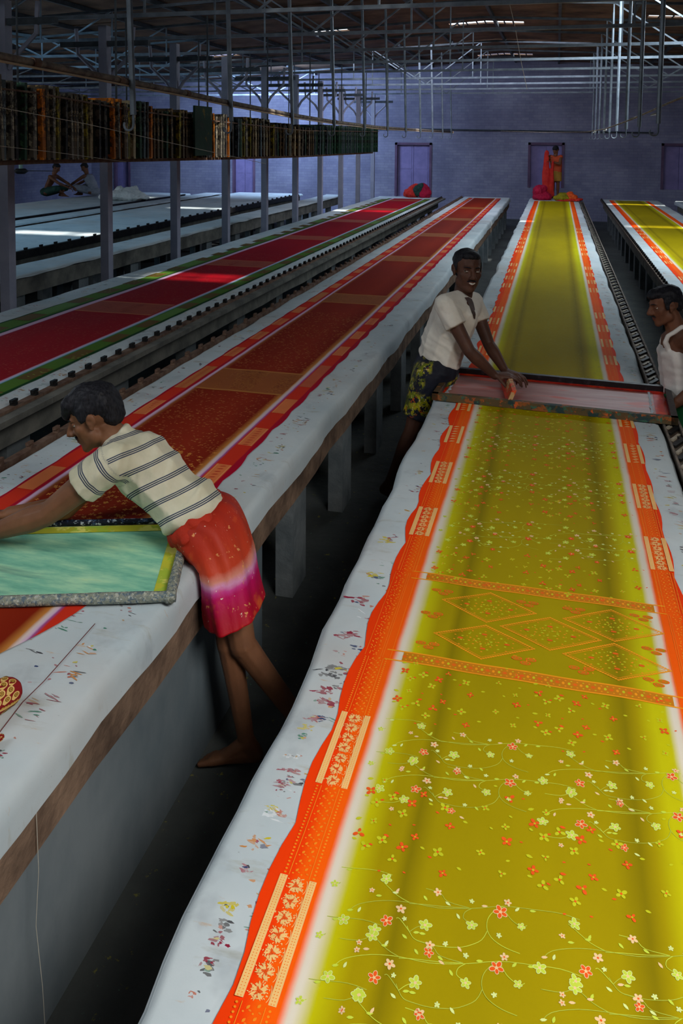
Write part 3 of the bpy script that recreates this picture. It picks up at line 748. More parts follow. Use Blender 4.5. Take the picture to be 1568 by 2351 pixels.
for c in range(7):
    b = 4.52+2.76*c
    if b > 21: break
    po.rect(-2.08, -1.53, b, b+.46, srgb(158, 84, 34), 0, .1)
    for yy in (b+.012, b+.448): po.rect(-2.08, -1.53, yy-.012, yy+.012, TAN, 1, .1)
    if c < 3:
        for i in range(1500 if c == 0 else 500):
            x = rg.uniform(-2.07, -1.54); y = rg.uniform(b+.04, b+.42); u = ((x+1.8)*3+(y-b-.23)*5) % .6
            po.leaf(x, y, .016, .004, rg.choice([.45, -.45]), TAN if rg.random() < .6 else srgb(120, 44, 18), 1)
for i in range(3900):
    y = 2.45+4.4*rg.random()**1.5; x = rg.uniform(-2.06, -1.54)
    if (4.50 < y < 5.02) or rg.random() < .35*(math.sin(y*12.6) < 0): continue
    s = .006+.0012*rg.random()*y
    if y < 3.6 and rg.random() < .35: po.flower(x, y, s*1.25, rg.uniform(0, 6), srgb(222, 146, 60), srgb(200, 90, 40), 0, 4)
    else: po.leaf(x, y, s*1.7, s*.8, rg.gauss(.2, .5), rg.choice([srgb(184, 100, 44), srgb(172, 84, 38), srgb(204, 130, 62)]), 0)
po.done('printed_pattern')
# ---- deep red saree with green borders
GR, DG, DR = srgb(84, 122, 40), srgb(22, 66, 26), srgb(158, 4, 22)
def green_stops(a, b):
    return [(a, DG), (a+.02, DG), (a+.03, GR), (a+.20, GR), (a+.215, DG), (a+.235, DG), (a+.245, LIL), (a+.29, LIL), (a+.30, srgb(150, 20, 60)), (a+.33, DR), (a+.7, DR),
            (b-.20, DR), (b-.19, LIL), (b-.165, srgb(170, 200, 226)), (b-.155, srgb(70, 140, 150)), (b-.148, GR), (b-.03, GR), (b-.025, DG), (b, DG)]
sR = saree('deep red saree with green borders on the table beside the steel columns', tR, lambda y: -4.35+.02*min(y-5, 8)*(y > 5), lambda y: -3.09, 3.2, 21.0, green_stops(-4.33, -3.09), 'deep_red_dye', 15, wl=.006, wr=.006)
zr = lambda x, y: zcloth(x, y, 15); p3 = Print(sR, zr, rg)
BR = srgb(104, 78, 14)
def grn(a, side, w, P_):
    for c in range(-1, 8):
        b = P_+c*2.76
        for (y0, y1, cc) in [(b, b+.49, srgb(98, 140, 52))]+[(b+.50+.5*j, b+.75+.5*j, BR) for j in range(5)]:
            if y1 < 3.4 or y0 > 20.6: continue
            xa, xb = sorted((a, a+side*w)); p3.rect(xa, xb, y0, min(y1, b+2.76), cc, 0, .1)
            if y0 < 9:
                for k in range(7): p3.leaf(a+side*w*rg.uniform(.1, .7), rg.uniform(y0, y1-.02), .03, .012, rg.uniform(-.5, .5), srgb(130, 150, 60), 1)
grn(-4.30, 1, .15, 6.1); grn(-3.12, -1, .105, 6.15)
for c in range(6):
    b = 6.3+2.76*c
    if b > 20.5: break
    p3.rect(-4.03, -3.30, b, b+.46, srgb(168, 72, 44), 0, .12)
    for yy in (b, b+.44): p3.rect(-4.03, -3.30, yy, yy+.03, srgb(196, 104, 60), 1, .12)
    if c < 2:
        for i in range(260): p3.leaf(rg.uniform(-4.0, -3.33), rg.uniform(b+.05, b+.4), .03, .008, rg.choice([.4, -.4]), srgb(150, 50, 34), 1)
for i in range(2600):
    y = 4.2+6*rg.random()**1.4; x = rg.uniform(-4.0, -3.31)
    if 6.25 < y < 6.8 or 9.0 < y < 9.6 or rg.random() < .4*(math.sin(y*12.6) < 0): continue
    p3.leaf(x, y, .016+.001*y, .006, rg.gauss(.2, .5), rg.choice([srgb(186, 60, 50), srgb(196, 90, 60), srgb(176, 40, 44)]), 0)
p3.done('printed_pattern')
# ---- second olive saree, right
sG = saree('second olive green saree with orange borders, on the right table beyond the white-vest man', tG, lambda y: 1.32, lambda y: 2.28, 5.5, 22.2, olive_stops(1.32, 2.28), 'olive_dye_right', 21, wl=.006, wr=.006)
p4 = Print(sG, lambda x, y: zcloth(x, y, 21), rg)
border_cycle(p4, 1.335, 1, 6, 16, 7.3, near_lim=0); p4.done('printed_border')
for o, b in ((M, 0),): pass
# ================================================================ people
def cv(a, b, c): return (_r*a+_u*b-_f*c).normalized()      # direction: right, up, towards the viewer's side
_ico = {}
def ico(sub):
    if sub not in _ico:
        b = bmesh.new(); bmesh.ops.create_icosphere(b, subdivisions=sub, radius=1); _ico[sub] = [v.co.copy() for v in b.verts]; b.free()
    return _ico[sub]
def frame(z, x=None):
    z = Vector(z).normalized(); x = Vector(x) if x is not None else (Vector((0, 0, 1)) if abs(z.z) < .9 else Vector((1, 0, 0)))
    x = (x-z*x.dot(z)).normalized(); return (x, z.cross(x), z)
WF = (Vector((1, 0, 0)), Vector((0, 1, 0)), Vector((0, 0, 1)))
def E(c, r, fr=WF):                       # ellipsoid: centre, radii, frame
    if isinstance(r, (int, float)): r = (r, r, r)
    return (Vector(c), r, fr)
def caps(a, b, ra, rb): return [E(a, ra), E(b, rb)]
def chain(pts, rr): return [caps(pts[i], pts[i+1], rr[i], rr[i+1]) for i in range(len(pts)-1)]
def clay(name, hulls, voxel, mat, root, smooth=4, disp=None, dents=(), attrs=None, sub=2, relax=.5):
    org = root.matrix_basis.translation.copy(); bm = bmesh.new()
    for h in hulls:
        vs = []
        for (c, r, fr) in h:
            for p in ico(sub): vs.append(bm.verts.new(c+fr[0]*p.x*r[0]+fr[1]*p.y*r[1]+fr[2]*p.z*r[2]-org))
        res = bmesh.ops.convex_hull(bm, input=vs, use_existing_faces=False)
        junk = [e for e in res['geom_interior'] if isinstance(e, bmesh.types.BMVert)]+[e for e in res['geom_unused'] if isinstance(e, bmesh.types.BMVert)]
        bmesh.ops.delete(bm, geom=list(set(junk)), context='VERTS')
    me = bpy.data.meshes.new(name+'_src'); bm.to_mesh(me); bm.free()
    o = bpy.data.objects.new(name+'_src', me); COL.objects.link(o)
    m = o.modifiers.new('r', 'REMESH'); m.mode = 'VOXEL'; m.voxel_size = voxel
    if smooth: m = o.modifiers.new('s', 'SMOOTH'); m.factor = relax; m.iterations = smooth
    dg = bpy.context.evaluated_depsgraph_get(); dg.update()
    me2 = bpy.data.meshes.new_from_object(o.evaluated_get(dg)); me2.name = name
    bpy.data.objects.remove(o); bpy.data.meshes.remove(me)
    n = len(me2.vertices); co = np.empty(n*3); me2.vertices.foreach_get('co', co); co = co.reshape(-1, 3)
    if dents or disp:
        nr = np.empty(n*3); me2.vertices.foreach_get('normal', nr); nr = nr.reshape(-1, 3)
        for (c, rad, vec) in dents:
            d = np.linalg.norm(co-np.array(Vector(c)-org), axis=1); k = np.exp(-(d/rad)**2); co += k[:, None]*np.array(vec)
        if disp:
            dd = np.array([disp(Vector(p)+org) for p in co]); co += nr*dd[:, None]
        me2.vertices.foreach_set('co', co.ravel())
    if attrs:
        for k, fn in attrs.items():
            a = me2.attributes.new(k, 'FLOAT', 'POINT'); a.data.foreach_set('value', [fn(Vector(p)+org) for p in co])
    me2.materials.clear(); me2.materials.append(mat); me2.polygons.foreach_set('use_smooth', [True]*len(me2.polygons)); me2.update()
    return link(name, me2, root)
def skin_mat(name, c1, c2, rough=.58):
    t = NT(name, rough, 0, .35); v = t.coord()
    t.color(t.ramp(t.noise(v, 9, 5, .6), [(.3, c1), (.7, c2)])); t.bump(t.noise(v, 160, 3), .0007, .5)
    t.set(t.b, 'Subsurface Weight', .06); t.b.inputs['Subsurface Radius'].default_value = (.012, .004, .002); return t.m
M['skin1'] = skin_mat('brown_skin', srgb(108, 70, 48), srgb(132, 88, 60)); M['skin2'] = skin_mat('dark_brown_skin', srgb(74, 47, 36), srgb(94, 60, 45))
M['skin3'] = skin_mat('reddish_brown_skin', srgb(96, 60, 42), srgb(120, 76, 54))
def hair_mat(name, c1, c2):
    t = NT(name, .55, 0, .18); v = t.coord((1, 1, .25)); n = t.noise(v, 150, 3, .6); t.color(t.ramp(n, [(.35, c1), (.7, c2)])); t.bump(n, .0012, .7); return t.m
M['hair'] = hair_mat('black_hair', (.006, .006, .008), (.022, .022, .028))
M['eye_white'] = mottled('eye_white', (.6, .57, .5), (.7, .67, .6), 3, .25, bump=0); M['iris'] = mottled('dark_iris', (.01, .006, .004), (.02, .012, .008), 3, .15, bump=0)
M['lip'] = mottled('lip_skin', srgb(92, 50, 42), srgb(104, 58, 48), 30, .5, bump=0); M['tooth'] = mottled('teeth', (.62, .6, .52), (.7, .68, .6), 3, .3, bump=0)
def head(H, fwd, up, s=1.0, neck=None, neck_r=(.052, .06)):
    """returns hulls, dents and a local->world function; H = middle of the head"""
    f = Vector(fwd).normalized(); u = Vector(up); u = (u-f*u.dot(f)).normalized(); r = f.cross(u); H = Vector(H)
    L = lambda x, y, z: H+(r*x+f*y+u*z)*s; fr = (r, f, u); S = lambda *a: tuple(v*s for v in a)
    h = [[E(L(0, -.014, .030), S(.075, .094, .084), fr)], [E(L(0, .024, -.034), S(.059, .062, .084), fr), E(L(0, .012, .04), S(.066, .07, .06), fr)],
         [E(L(0, .066, -.101), S(.025, .018, .018), fr), E(L(-.050, .008, -.062), S(.017, .024, .028), fr), E(L(.050, .008, -.062), S(.017, .024, .028), fr), E(L(0, .05, -.06), S(.03, .03, .03), fr)],
         caps(L(0, .082, .014), L(0, .108, -.030), .009*s, .0135*s), [E(L(-.013, .096, -.034), .0095*s), E(L(.013, .096, -.034), .0095*s), E(L(0, .080, -.034), .012*s)],
         caps(L(-.036, .070, .020), L(0, .081, .019), .011*s, .012*s), caps(L(.036, .070, .020), L(0, .081, .019), .011*s, .012*s),
         [E(L(-.043, .050, -.020), .021*s), E(L(-.03, .052, -.05), .018*s)], [E(L(.043, .050, -.020), .021*s), E(L(.03, .052, -.05), .018*s)],
         caps(L(-.019, .074, -.062), L(0, .085, -.058), .006*s, .0085*s), caps(L(.019, .074, -.062), L(0, .085, -.058), .006*s, .0085*s),
         caps(L(-.016, .074, -.070), L(0, .082, -.072), .006*s, .0095*s), caps(L(.016, .074, -.070), L(0, .082, -.072), .006*s, .0095*s)]
    for k in (-1, 1):
        ef = (r*k, f, u)
        h += [[E(L(.074*k, -.004, -.004), S(.010, .017, .026), ef), E(L(.083*k, -.012, .010), S(.006, .016, .018), ef)], [E(L(.082*k, -.020, .004), S(.005, .008, .022), ef)], [E(L(.074*k, .0, -.026), S(.008, .010, .012), ef)]]
    if neck is not None:
        h.append([E(L(0, -.020, -.055), S(.050, .050, .05), fr), E(neck, neck_r[1])])
    d = [(L(.031*k, .084, .002), .015*s, tuple(-f*.009*s)) for k in (-1, 1)]+[(L(.088*k, -.004, 0), .009*s, tuple(-r*k*.006*s)) for k in (-1, 1)]
    return h, d, L, fr
def face_parts(root, L, fr, s, mous=True, smile=False, look=(0, 1, 0), brow=True, lids=(.95, .95)):
    r, f, u = fr
    def cap(c, ax, rad, ang):
        x_, y_, z_ = frame(ax); m_ = MB(root.location); vs = [c+z_*rad]; n_ = 18; rr = 5
        for i in range(1, rr+1):
            a_ = ang*i/rr
            for j in range(n_): vs.append(c+(z_*math.cos(a_)+(x_*math.cos(2*math.pi*j/n_)+y_*math.sin(2*math.pi*j/n_))*math.sin(a_))*rad)
        fs = [(0, 1+j, 1+(j+1) % n_) for j in range(n_)]
        for i in range(rr-1):
            for j in range(n_): p0 = 1+i*n_+j; p1 = 1+i*n_+(j+1) % n_; fs.append((p0, p0+n_, p1+n_, p1))
        m_.add(vs, fs); return m_
    for k in (-1, 1):
        m = MB(root.location); c = L(.030*k, .0640, .0015)
        tri = bmesh.new(); bmesh.ops.create_icosphere(tri, subdivisions=2, radius=.0125*s)
        m.add([c+v.co for v in tri.verts], [tuple(v.index for v in p.verts) for p in tri.faces]); tri.free()
        eye = m.build('eye', M['eye_white'], root, smooth=True)
        d = (r*look[0]+f*look[1]+u*look[2]).normalized(); m = MB(root.location); fx = frame(d)
        m.add([c+d*.0119*s+(fx[0]*math.cos(a)+fx[1]*math.sin(a))*.0056*s for a in [i*math.pi/6 for i in range(12)]]+[c+d*.0134*s], [(i, (i+1) % 12, 12) for i in range(12)])
        m.build('iris', M['iris'], eye)
        cap(c, u*.86+f*.50, .0140*s, lids[0]).build('eyelid', SKIN, root, smooth=True)
        cap(c, -u*.93+f*.36, .0137*s, lids[1]).build('eyelid', SKIN, root, smooth=True)
        if brow:
            m = MB(root.location); m.tube([L(k*(.012+.0125*j), .0905-.0035*j-.0012*j*j, .0205+.003*math.sin(j)) for j in (0, .7, 1.5, 2.2, 2.9)], [.0022*s, .0036*s, .0036*s, .0028*s, .001*s], 6); m.build('eyebrow', M['hair'], root, smooth=True)
    if mous:
        m = MB(root.location); m.tube([L(x, .0905-.25*abs(x)-3*x*x, -.0485-8*x*x) for x in (-.027, -.018, -.009, 0, .009, .018, .027)], [.002*s, .0042*s, .005*s, .0042*s, .005*s, .0042*s, .002*s], 6); m.build('moustache', M['hair'], root, smooth=True)
    m = MB(root.location)
    up_z = -.0585; w = .024 if smile else .019
    m.tube([L(x, .0885-.2*abs(x)-6*x*x, up_z+(.012 if smile else -.002)*(abs(x)/w)**2-.001) for x in (-w, -w/2, 0, w/2, w)], [.0015*s, .0038*s, .0042*s, .0038*s, .0015*s], 6)
    lo = -.0725 if smile else -.068
    m.tube([L(x, .0875-.2*abs(x)-6*x*x, lo+(.018 if smile else .003)*(abs(x)/w)**2) for x in (-w, -w/2, 0, w/2, w)], [.0015*s, .0045*s, .005*s, .0045*s, .0015*s], 6)
    m.build('lips', M['lip'], root, smooth=True)
    if smile:
        m = MB(root.location); pts = [(x, .0912-.2*abs(x)-5*x*x) for x in (-.017, -.0085, 0, .0085, .017)]
        m.add([L(x, y+.0006, -.0605+.004*(abs(x)/.02)**2) for x, y in pts]+[L(x, y+.0006, -.0695+.010*(abs(x)/.02)**2) for x, y in pts], [(i, i+1, i+6, i+5) for i in range(4)])
        m.build('teeth', M['tooth'], root)
def hand(wrist, d, n, side=1, curl=(.5, .6, .5), spread=.10, s=1.0, thumb=None, r=.0088):
    """palm + five fingers. d = finger direction, n = palm normal, thumb leaves the side of the palm"""
    d = Vector(d).normalized(); n = Vector(n); n = (n-d*n.dot(d)).normalized(); t = d.cross(n)*side; W = Vector(wrist)
    h = []; kn = []
    for i, (o, pl) in enumerate(((.030, .086), (.010, .090), (-.011, .086), (-.030, .077))):
        k = W+d*pl*s+t*o*s; kn.append(k); h.append([E(W+d*.008*s+t*o*.55*s, .0150*s), E(k, .0118*s)])
    h.append([E(W+d*.02*s+t*.012*s, .016*s), E(W+d*.02*s-t*.012*s, .016*s), E(kn[1], .0125*s), E(kn[2], .0125*s)])
    for i, (Ls, o) in enumerate((((.040, .025, .020), 1.2), ((.044, .029, .022), .35), ((.041, .027, .021), -.45), ((.032, .020, .018), -1.3))):
        p = kn[i]; a = 0; dd = (d+t*o*spread).normalized(); rr = r*s*(1 if i < 3 else .88)
        for j, (l, c) in enumerate(zip(Ls, curl)):
            a += c*(1+.06*i); q = p+(dd*math.cos(a)+n*math.sin(a))*l*s; h.append(caps(p, q, rr*(1-.1*j), rr*(1-.1*(j+1)))); p = q
    th = thumb or (.55, .45, .45); b = W+d*.022*s+t*.026*s+n*.004*s; p = b; v = (d*th[0]+t*.8+n*th[1]).normalized()
    h.append([E(W+d*.02*s+t*.012*s, .015*s), E(b+v*.016*s, .0135*s)]); p = b+v*.012*s
    for j, l in enumerate((.032, .026, .022)):
        q = p+v*l*s; h.append(caps(p, q, (.0115-.0012*j)*s, (.0105-.0014*j)*s)); p = q; v = (v+d*.35*th[2]+n*.45*th[2]-t*.25*th[2]).normalized()
    return h
def foot(ank, toe_dir, up, s=1.0, side=1):
    d = Vector(toe_dir).normalized(); u = Vector(up); u = (u-d*u.dot(d)).normalized(); t = d.cross(u)*side; A = Vector(ank)
    P = lambda a, b, c: A+(d*a+t*b+u*c)*s
    h = [[E(A, .036*s), E(P(-.035, 0, -.045), .030*s)], [E(P(-.038, 0, -.052), (.026*s,)*3), E(P(.01, 0, -.035), .034*s), E(P(.09, .010, -.060), .020*s), E(P(.09, -.022, -.062), .018*s)],
         [E(A, .034*s), E(P(.075, .006, -.050), .024*s)], [E(P(.09, .012, -.060), .020*s), E(P(.135, .020, -.066), .016*s), E(P(.12, -.026, -.068), .013*s)]]
    for i, (x, L_) in enumerate(((.024, .175), (.007, .172), (-.007, .163), (-.019, .152), (-.030, .138))):
        h.append(caps(P(.125, x*.9, -.066), P(L_, x, -.072), (.0125 if i == 0 else .0095)*s, (.0115 if i == 0 else .0078)*s))
    return h
def leg(hip, knee, ank, s=1.0, m=1.0):
    hip, knee, ank = map(Vector, (hip, knee, ank)); d = (ank-knee).normalized(); back = d.cross(Vector((0, 0, 1)).cross((hip-ank).normalized()+Vector((.001, 0, 0))))
    c = knee.lerp(ank, .30)
    return chain([hip, hip.lerp(knee, .5), knee], [.082*s*m, .070*s*m, .052*s])+chain([knee, c, knee.lerp(ank, .7), ank], [.050*s, .052*s*m, .038*s, .033*s])
def arm(sh, el, wr, s=1.0):
    sh, el, wr = map(Vector, (sh, el, wr)); return chain([sh, sh.lerp(el, .45), el], [.050*s, .044*s, .036*s])+chain([el, el.lerp(wr, .28), el.lerp(wr, .7), wr], [.036*s, .040*s, .030*s, .0245*s])
def torso(P, N, C, lat, s=1.0, w=(.15, .135, .165), dp=(.10, .09, .105)):
    """P pelvis, mid, chest centres; lat = side-to-side direction"""
    lat = Vector(lat).normalized(); out = []; pts = [Vector(P), Vector(N), Vector(C)]
    fr = []
    for i in range(3):
        a = (pts[min(i+1, 2)]-pts[max(i-1, 0)]).normalized(); x = (lat-a*lat.dot(a)).normalized(); fr.append((x, a.cross(x), a))
    es = [E(pts[i], (w[i]*s, dp[i]*s, (.10, .09, .12)[i]*s), fr[i]) for i in range(3)]
    return [[es[0], es[1]], [es[1], es[2]]], fr
def cuff(c, axis, r, th=.006, x=None, r2=None): fr = frame(axis, x); return (Vector(c), (r, r2 or r, th), fr)
def loft(name, secs, mat, root, n=72, rows=10, folds=(0, 0), thick=.006, seedv=0, phase=0, flare=None):
    """open cloth tube; secs = list of (centre, axis_a vector, axis_b vector); adds float attribute v (0 top - 1 hem)"""
    vs = []; att = []; org = root.location; S = len(secs)-1
    for j in range(rows*S+1):
        t = j/rows; i = min(int(t), S-1); q = t-i
        def cr(k):
            p0, p1, p2, p3 = secs[max(i-1, 0)][k], secs[i][k], secs[i+1][k], secs[min(i+2, S)][k]
            return .5*((2*p1)+(p2-p0)*q+(2*p0-5*p1+4*p2-p3)*q*q+(-p0+3*p1-3*p2+p3)*q**3)
        c, a, b = cr(0), cr(1), cr(2); v = t/S
        for k in range(n):
            an = 2*math.pi*k/n; rr = 1+(folds[0]+(folds[1]-folds[0])*v)*(.6*math.sin(an*7+2.0*v+phase)+.4*math.sin(an*13-3*v+phase)+.5*noise.noise((an*2, v*4, seedv)))
            sq = .92; ca, sa = math.cos(an), math.sin(an)
            vs.append(c+(a*abs(ca)**sq*math.copysign(1, ca)+b*abs(sa)**sq*math.copysign(1, sa))*rr-org); att.append(v)
    fs = []
    for j in range(rows*S):
        for k in range(n): k2 = (k+1) % n; fs.append((j*n+k, (j+1)*n+k, (j+1)*n+k2, j*n+k2))
    me = bpy.data.meshes.new(name); me.from_pydata([tuple(v) for v in vs], [], fs); a = me.attributes.new('v', 'FLOAT', 'POINT'); a.data.foreach_set('value', att)
    me.materials.append(mat); me.polygons.foreach_set('use_smooth', [True]*len(me.polygons)); o = link(name, me, root)
    m = o.modifiers.new('thick', 'SOLIDIFY'); m.thickness = thick; m.offset = 0; return o
def cloth_mat(name, a, b): return mottled(name, a, b, 6, .75, bump=.01)
def person(label, base, group=None): return empty('person', base, label, 'person', group)
def vattr_mat(name, stops, rough=.7, splash=None, attr='v'):
    t = NT(name, rough, 0, .3); a = t.new('ShaderNodeAttribute', attribute_name=attr); v = t.coord()
    n = t.noise(v, 11, 4, .6); f = t.math('ADD', a.outputs['Fac'], t.math('MULTIPLY', t.math('SUBTRACT', n, .5), .12))
    c = t.ramp(f, stops)
    if splash:
        for (sc, lo, hi, col) in splash: c = t.mix(t.ramp(t.noise(v, sc, 5, .6), [(lo, (0, 0, 0)), (hi, (1, 1, 1))]), c, col)
    t.color(c); t.bump(t.noise(t.coord((1, 1, .35)), 30, 4), .006, .6); return t.m
from mathutils.bvhtree import BVHTree
def decal(o, root, name, mat, px, off):
    me = o.data; me.calc_loop_triangles(); org = root.location
    bv = BVHTree.FromPolygons([v.co.copy() for v in me.vertices], [tuple(t.vertices) for t in me.loop_triangles])
    eye = Vector((0, 0, EYE)); cx = sum(p[0] for p in px)/len(px); cy = sum(p[1] for p in px)/len(px); vs = []; n = len(px); last = None
    for f_ in (1, .66, .33, 0):
        for p in px:
            q = (cx+(p[0]-cx)*f_, cy+(p[1]-cy)*f_); d = (at(q[0], q[1], d=5)-eye).normalized(); h = bv.ray_cast(eye-org, d)
            vs.append((h[0]-d*off) if h[0] is not None else None)
    good = [v for v in vs if v is not None]
    if not good: return
    dm = sum((v-(eye-org)).length for v in good)/len(good)
    for i, v in enumerate(vs):
        if v is None:
            k = i % n; f_ = (1, .66, .33, 0)[i//n]; d = (at(cx+(px[k][0]-cx)*f_, cy+(px[k][1]-cy)*f_, d=5)-eye).normalized(); vs[i] = (eye-org)+d*dm
    fs = [(r_*n+k, r_*n+(k+1) % n, (r_+1)*n+(k+1) % n, (r_+1)*n+k) for r_ in range(3) for k in range(n)]
    m_ = bpy.data.meshes.new(name); m_.from_pydata([tuple(v) for v in vs], [], fs); m_.materials.append(mat); link(name, m_, root)
# ---------------------------------------------------------------- man in the striped shirt, leaning over the screen
SKIN = M['skin1']
def man1():
    A = lambda x, y, d: at(x, y, d=d)
    base = at(560, 1738, z=0); root = person('man in cream striped polo shirt and orange-red wrap leaning far over the pale green screen', base)
    tu = 1.0
    pel, mid, ch = A(492, 1215, 3.03), A(405, 1143, 3.07), A(318, 1058, 3.09)
    lat = cv(.18, .12, 1)
    H = A(216, 955, 3.10); fwd = cv(-.93, -.36, .04); up = cv(-.36, .93, .03)
    nb = A(270, 1012, 3.09)
    hh, dn, L, fr = head(H, fwd, up, 1.0, nb)
    body = hh
    t_, tf = torso(pel, mid, ch, lat, .92, w=(.125, .125, .150), dp=(.085, .085, .10)); body += t_
    shN, shF = A(262, 1058, 2.93), A(285, 1022, 3.25)
    elN, elF = A(112, 1178, 2.95), A(150, 1168, 3.20); wrN, wrF = A(-28, 1226, 3.00), A(22, 1180, 3.16)
    body += [[E(ch, .08), E(shN, .052)], [E(ch, .08), E(shF, .052)], [E(nb, .055), E(ch, .09)]]
    body += arm(shN, elN, wrN, 1.2)+arm(shF, elF, wrF, 1.15)
    body += hand(wrN, cv(-.98, -.06, 0), cv(-.1, -.95, .2), 1, (.35, .6, .5))+hand(wrF, cv(-.97, -.08, 0), cv(-.1, -.95, .1), -1, (.35, .6, .5))
    ankF = at(566, 1704, z=.088); kF = A(527, 1478, ((ankF-Vector((0, 0, EYE))).dot(_f))-.02); hF = A(508, 1245, 3.10)
    body += leg(hF, kF, ankF, .92, .85)+foot(ankF, at(478, 1746, z=0)-at(590, 1748, z=0), (0, 0, 1), .95, -1)
    hN, kN = A(515, 1255, 2.99), A(556, 1478, 2.95); aN = A(688, 1655, 3.02)
    body += leg(hN, kN, aN, .95, .85)+foot(aN, Vector((-.75, 0, -.65)), cv(.3, .9, 0), .92)
    clay('body', body, .0048, SKIN, root, 3, dents=dn)
    face_parts(root, L, fr, 1.0, True, False, (.1, .9, -.4), lids=(1.38, 1.02))
    hr = [[E(L(0, -.020, .048), (.083, .098, .078), fr)], [E(L(0, .046, .072), (.064, .052, .036), fr), E(L(0, 0, .09), (.06, .06, .044), fr)], [E(L(0, -.070, -.006), (.066, .048, .062), fr), E(L(0, -.055, .04), (.08, .06, .06), fr)],
          [E(L(.071, .004, .040), (.012, .040, .030), fr), E(L(.072, .026, .030), (.008, .014, .030), fr)], [E(L(-.071, .004, .040), (.012, .040, .030), fr), E(L(-.072, .026, .030), (.008, .014, .030), fr)],
          [E(L(0.01, .090, .044), (.052, .020, .026), fr), E(L(0, .055, .078), (.066, .044, .034), fr)]]
    clay('hair', hr, .004, M['hair'], root, 6, disp=lambda p: .0035*noise.noise(p*28)+.0016*noise.noise((p.x*60, p.y*160, p.z*90)))
    # shirt
    sh = [[E(mid+(pel-mid)*.55, (.150, .112, .06), tf[1]), E(mid, (.150, .108, .08), tf[1])], [E(mid, (.150, .108, .08), tf[1]), E(ch, (.168, .120, .10), tf[2])],
          [E(ch, (.15, .11, .09), tf[2]), E(shN, .066), E(nb+(ch-nb)*.25, .066)], [E(ch, (.15, .11, .09), tf[2]), E(shF, .066), E(nb+(ch-nb)*.25, .066)],
          [E(mid+(pel-mid)*.62, (.140, .105, .03), tf[1]), E(mid+(pel-mid)*.3, (.158, .122, .03), tf[1])]]
    cN = shN.lerp(elN, .47); cF = shF.lerp(elF, .42); dN = (elN-shN).normalized(); dF = (elF-shF).normalized()
    sh += [[E(shN, .070), cuff(cN, dN, .074)], [E(shF, .064), cuff(cF, dF, .072)], [cuff(nb+cv(-.1, .5, 0)*.02, nb-ch, .062, .012), cuff(nb+(ch-nb)*.3, nb-ch, .07, .012)]]
    def stripe(p):
        tN = (p-shN).dot(dN); rN = ((p-shN)-dN*tN).length; tF = (p-shF).dot(dF); rF = ((p-shF)-dF*tF).length
        if tN > -.005 and rN < .095 and (p-ch).length > .13: return tN+.011+10
        if tF > .0 and rF < .085 and (p-ch).length > .13: return tF+10
        a = (ch-pel).normalized(); return (p-pel).dot(a)+.055*math.sin((p-pel).dot(tf[1][1])*9)+4
    t = NT('cream_striped_jersey', .8, 0, .2); a = t.new('ShaderNodeAttribute', attribute_name='stripe'); v = t.coord()
    s_ = t.math('FRACT', t.math('DIVIDE', t.math('ADD', a.outputs['Fac'], t.math('MULTIPLY', t.noise(v, 6, 2), .006)), .073)); f = None
    for c, wd in ((.36, .030), (.46, .030), (.56, .030)):
        k = t.math('LESS_THAN', t.math('ABSOLUTE', t.math('SUBTRACT', s_, c)), wd); f = k if f is None else t.math('MAXIMUM', f, k)
    base_c = t.ramp(t.noise(v, 4, 5, .6), [(.3, srgb(196, 190, 160)), (.7, srgb(224, 218, 196))])
    t.color(t.mix(f, base_c, srgb(66, 74, 92))); t.bump(t.noise(t.coord((1, 1, 1)), 14, 3), .012, .5)
    cr = (ch-pel).normalized()
    def fold(p):
        q = p-mid; u_ = q.dot(cr); w_ = q.dot(tf[1][1])
        return .007*noise.noise((u_*12+w_*10, w_*5, q.dot(lat)*5))+.010*max(0, noise.noise((u_*26-w_*20, w_*4, 3)))+.006*math.sin(u_*62+w_*34+2*noise.noise(p*9))*max(0, min(1, (-u_)*8+.2))+.009*max(0, min(1, (-u_-.02)*12))
    clay('striped_shirt', sh, .0055, t.m, root, 5, disp=fold, attrs={'stripe': stripe})
    # wrap cloth
    ta = cv(0, 0, 1)
    def sec(x, y, d, hx, hy, hw, dep): c = A(x, y, d); k = d/1900; return (c, (_r*hx-_u*hy).normalized()*hw*k, (_f*-1).normalized()*dep)
    secs = [sec(440, 1180, 3.05, .66, -.62, 58, .155), sec(478, 1205, 3.04, .78, -.50, 74, .175), sec(512, 1262, 3.02, .97, -.22, 66, .185), sec(526, 1325, 3.0, .99, -.14, 64, .185), sec(541, 1392, 2.98, .95, -.25, 65, .19)]
    wm = vattr_mat('tie_dyed_wrap', [(.0, srgb(150, 28, 12)), (.30, srgb(178, 44, 18)), (.50, srgb(196, 62, 30)), (.57, srgb(220, 140, 120)), (.62, srgb(222, 150, 190)), (.67, srgb(206, 60, 140)), (.72, srgb(190, 4, 90)), (.86, srgb(176, 4, 48)), (1, srgb(176, 6, 24))], .6, [(9, .58, .72, srgb(214, 90, 40)), (34, .64, .68, srgb(226, 150, 90)), (60, .68, .71, srgb(236, 214, 190))])
    loft('wrap_cloth', secs, wm, root, 84, 12, (.03, .055), seedv=3)
    secs = [sec(432, 1174, 3.05, .66, -.62, 57, .150), sec(446, 1184, 3.05, .68, -.60, 64, .162), sec(458, 1194, 3.05, .70, -.58, 66, .166)]
    loft('waist_fold', secs, cloth_mat('wrap_waist_cloth', srgb(150, 28, 12), srgb(182, 46, 20)), root, 64, 6, (.05, .06), thick=.012, seedv=8)
    return root
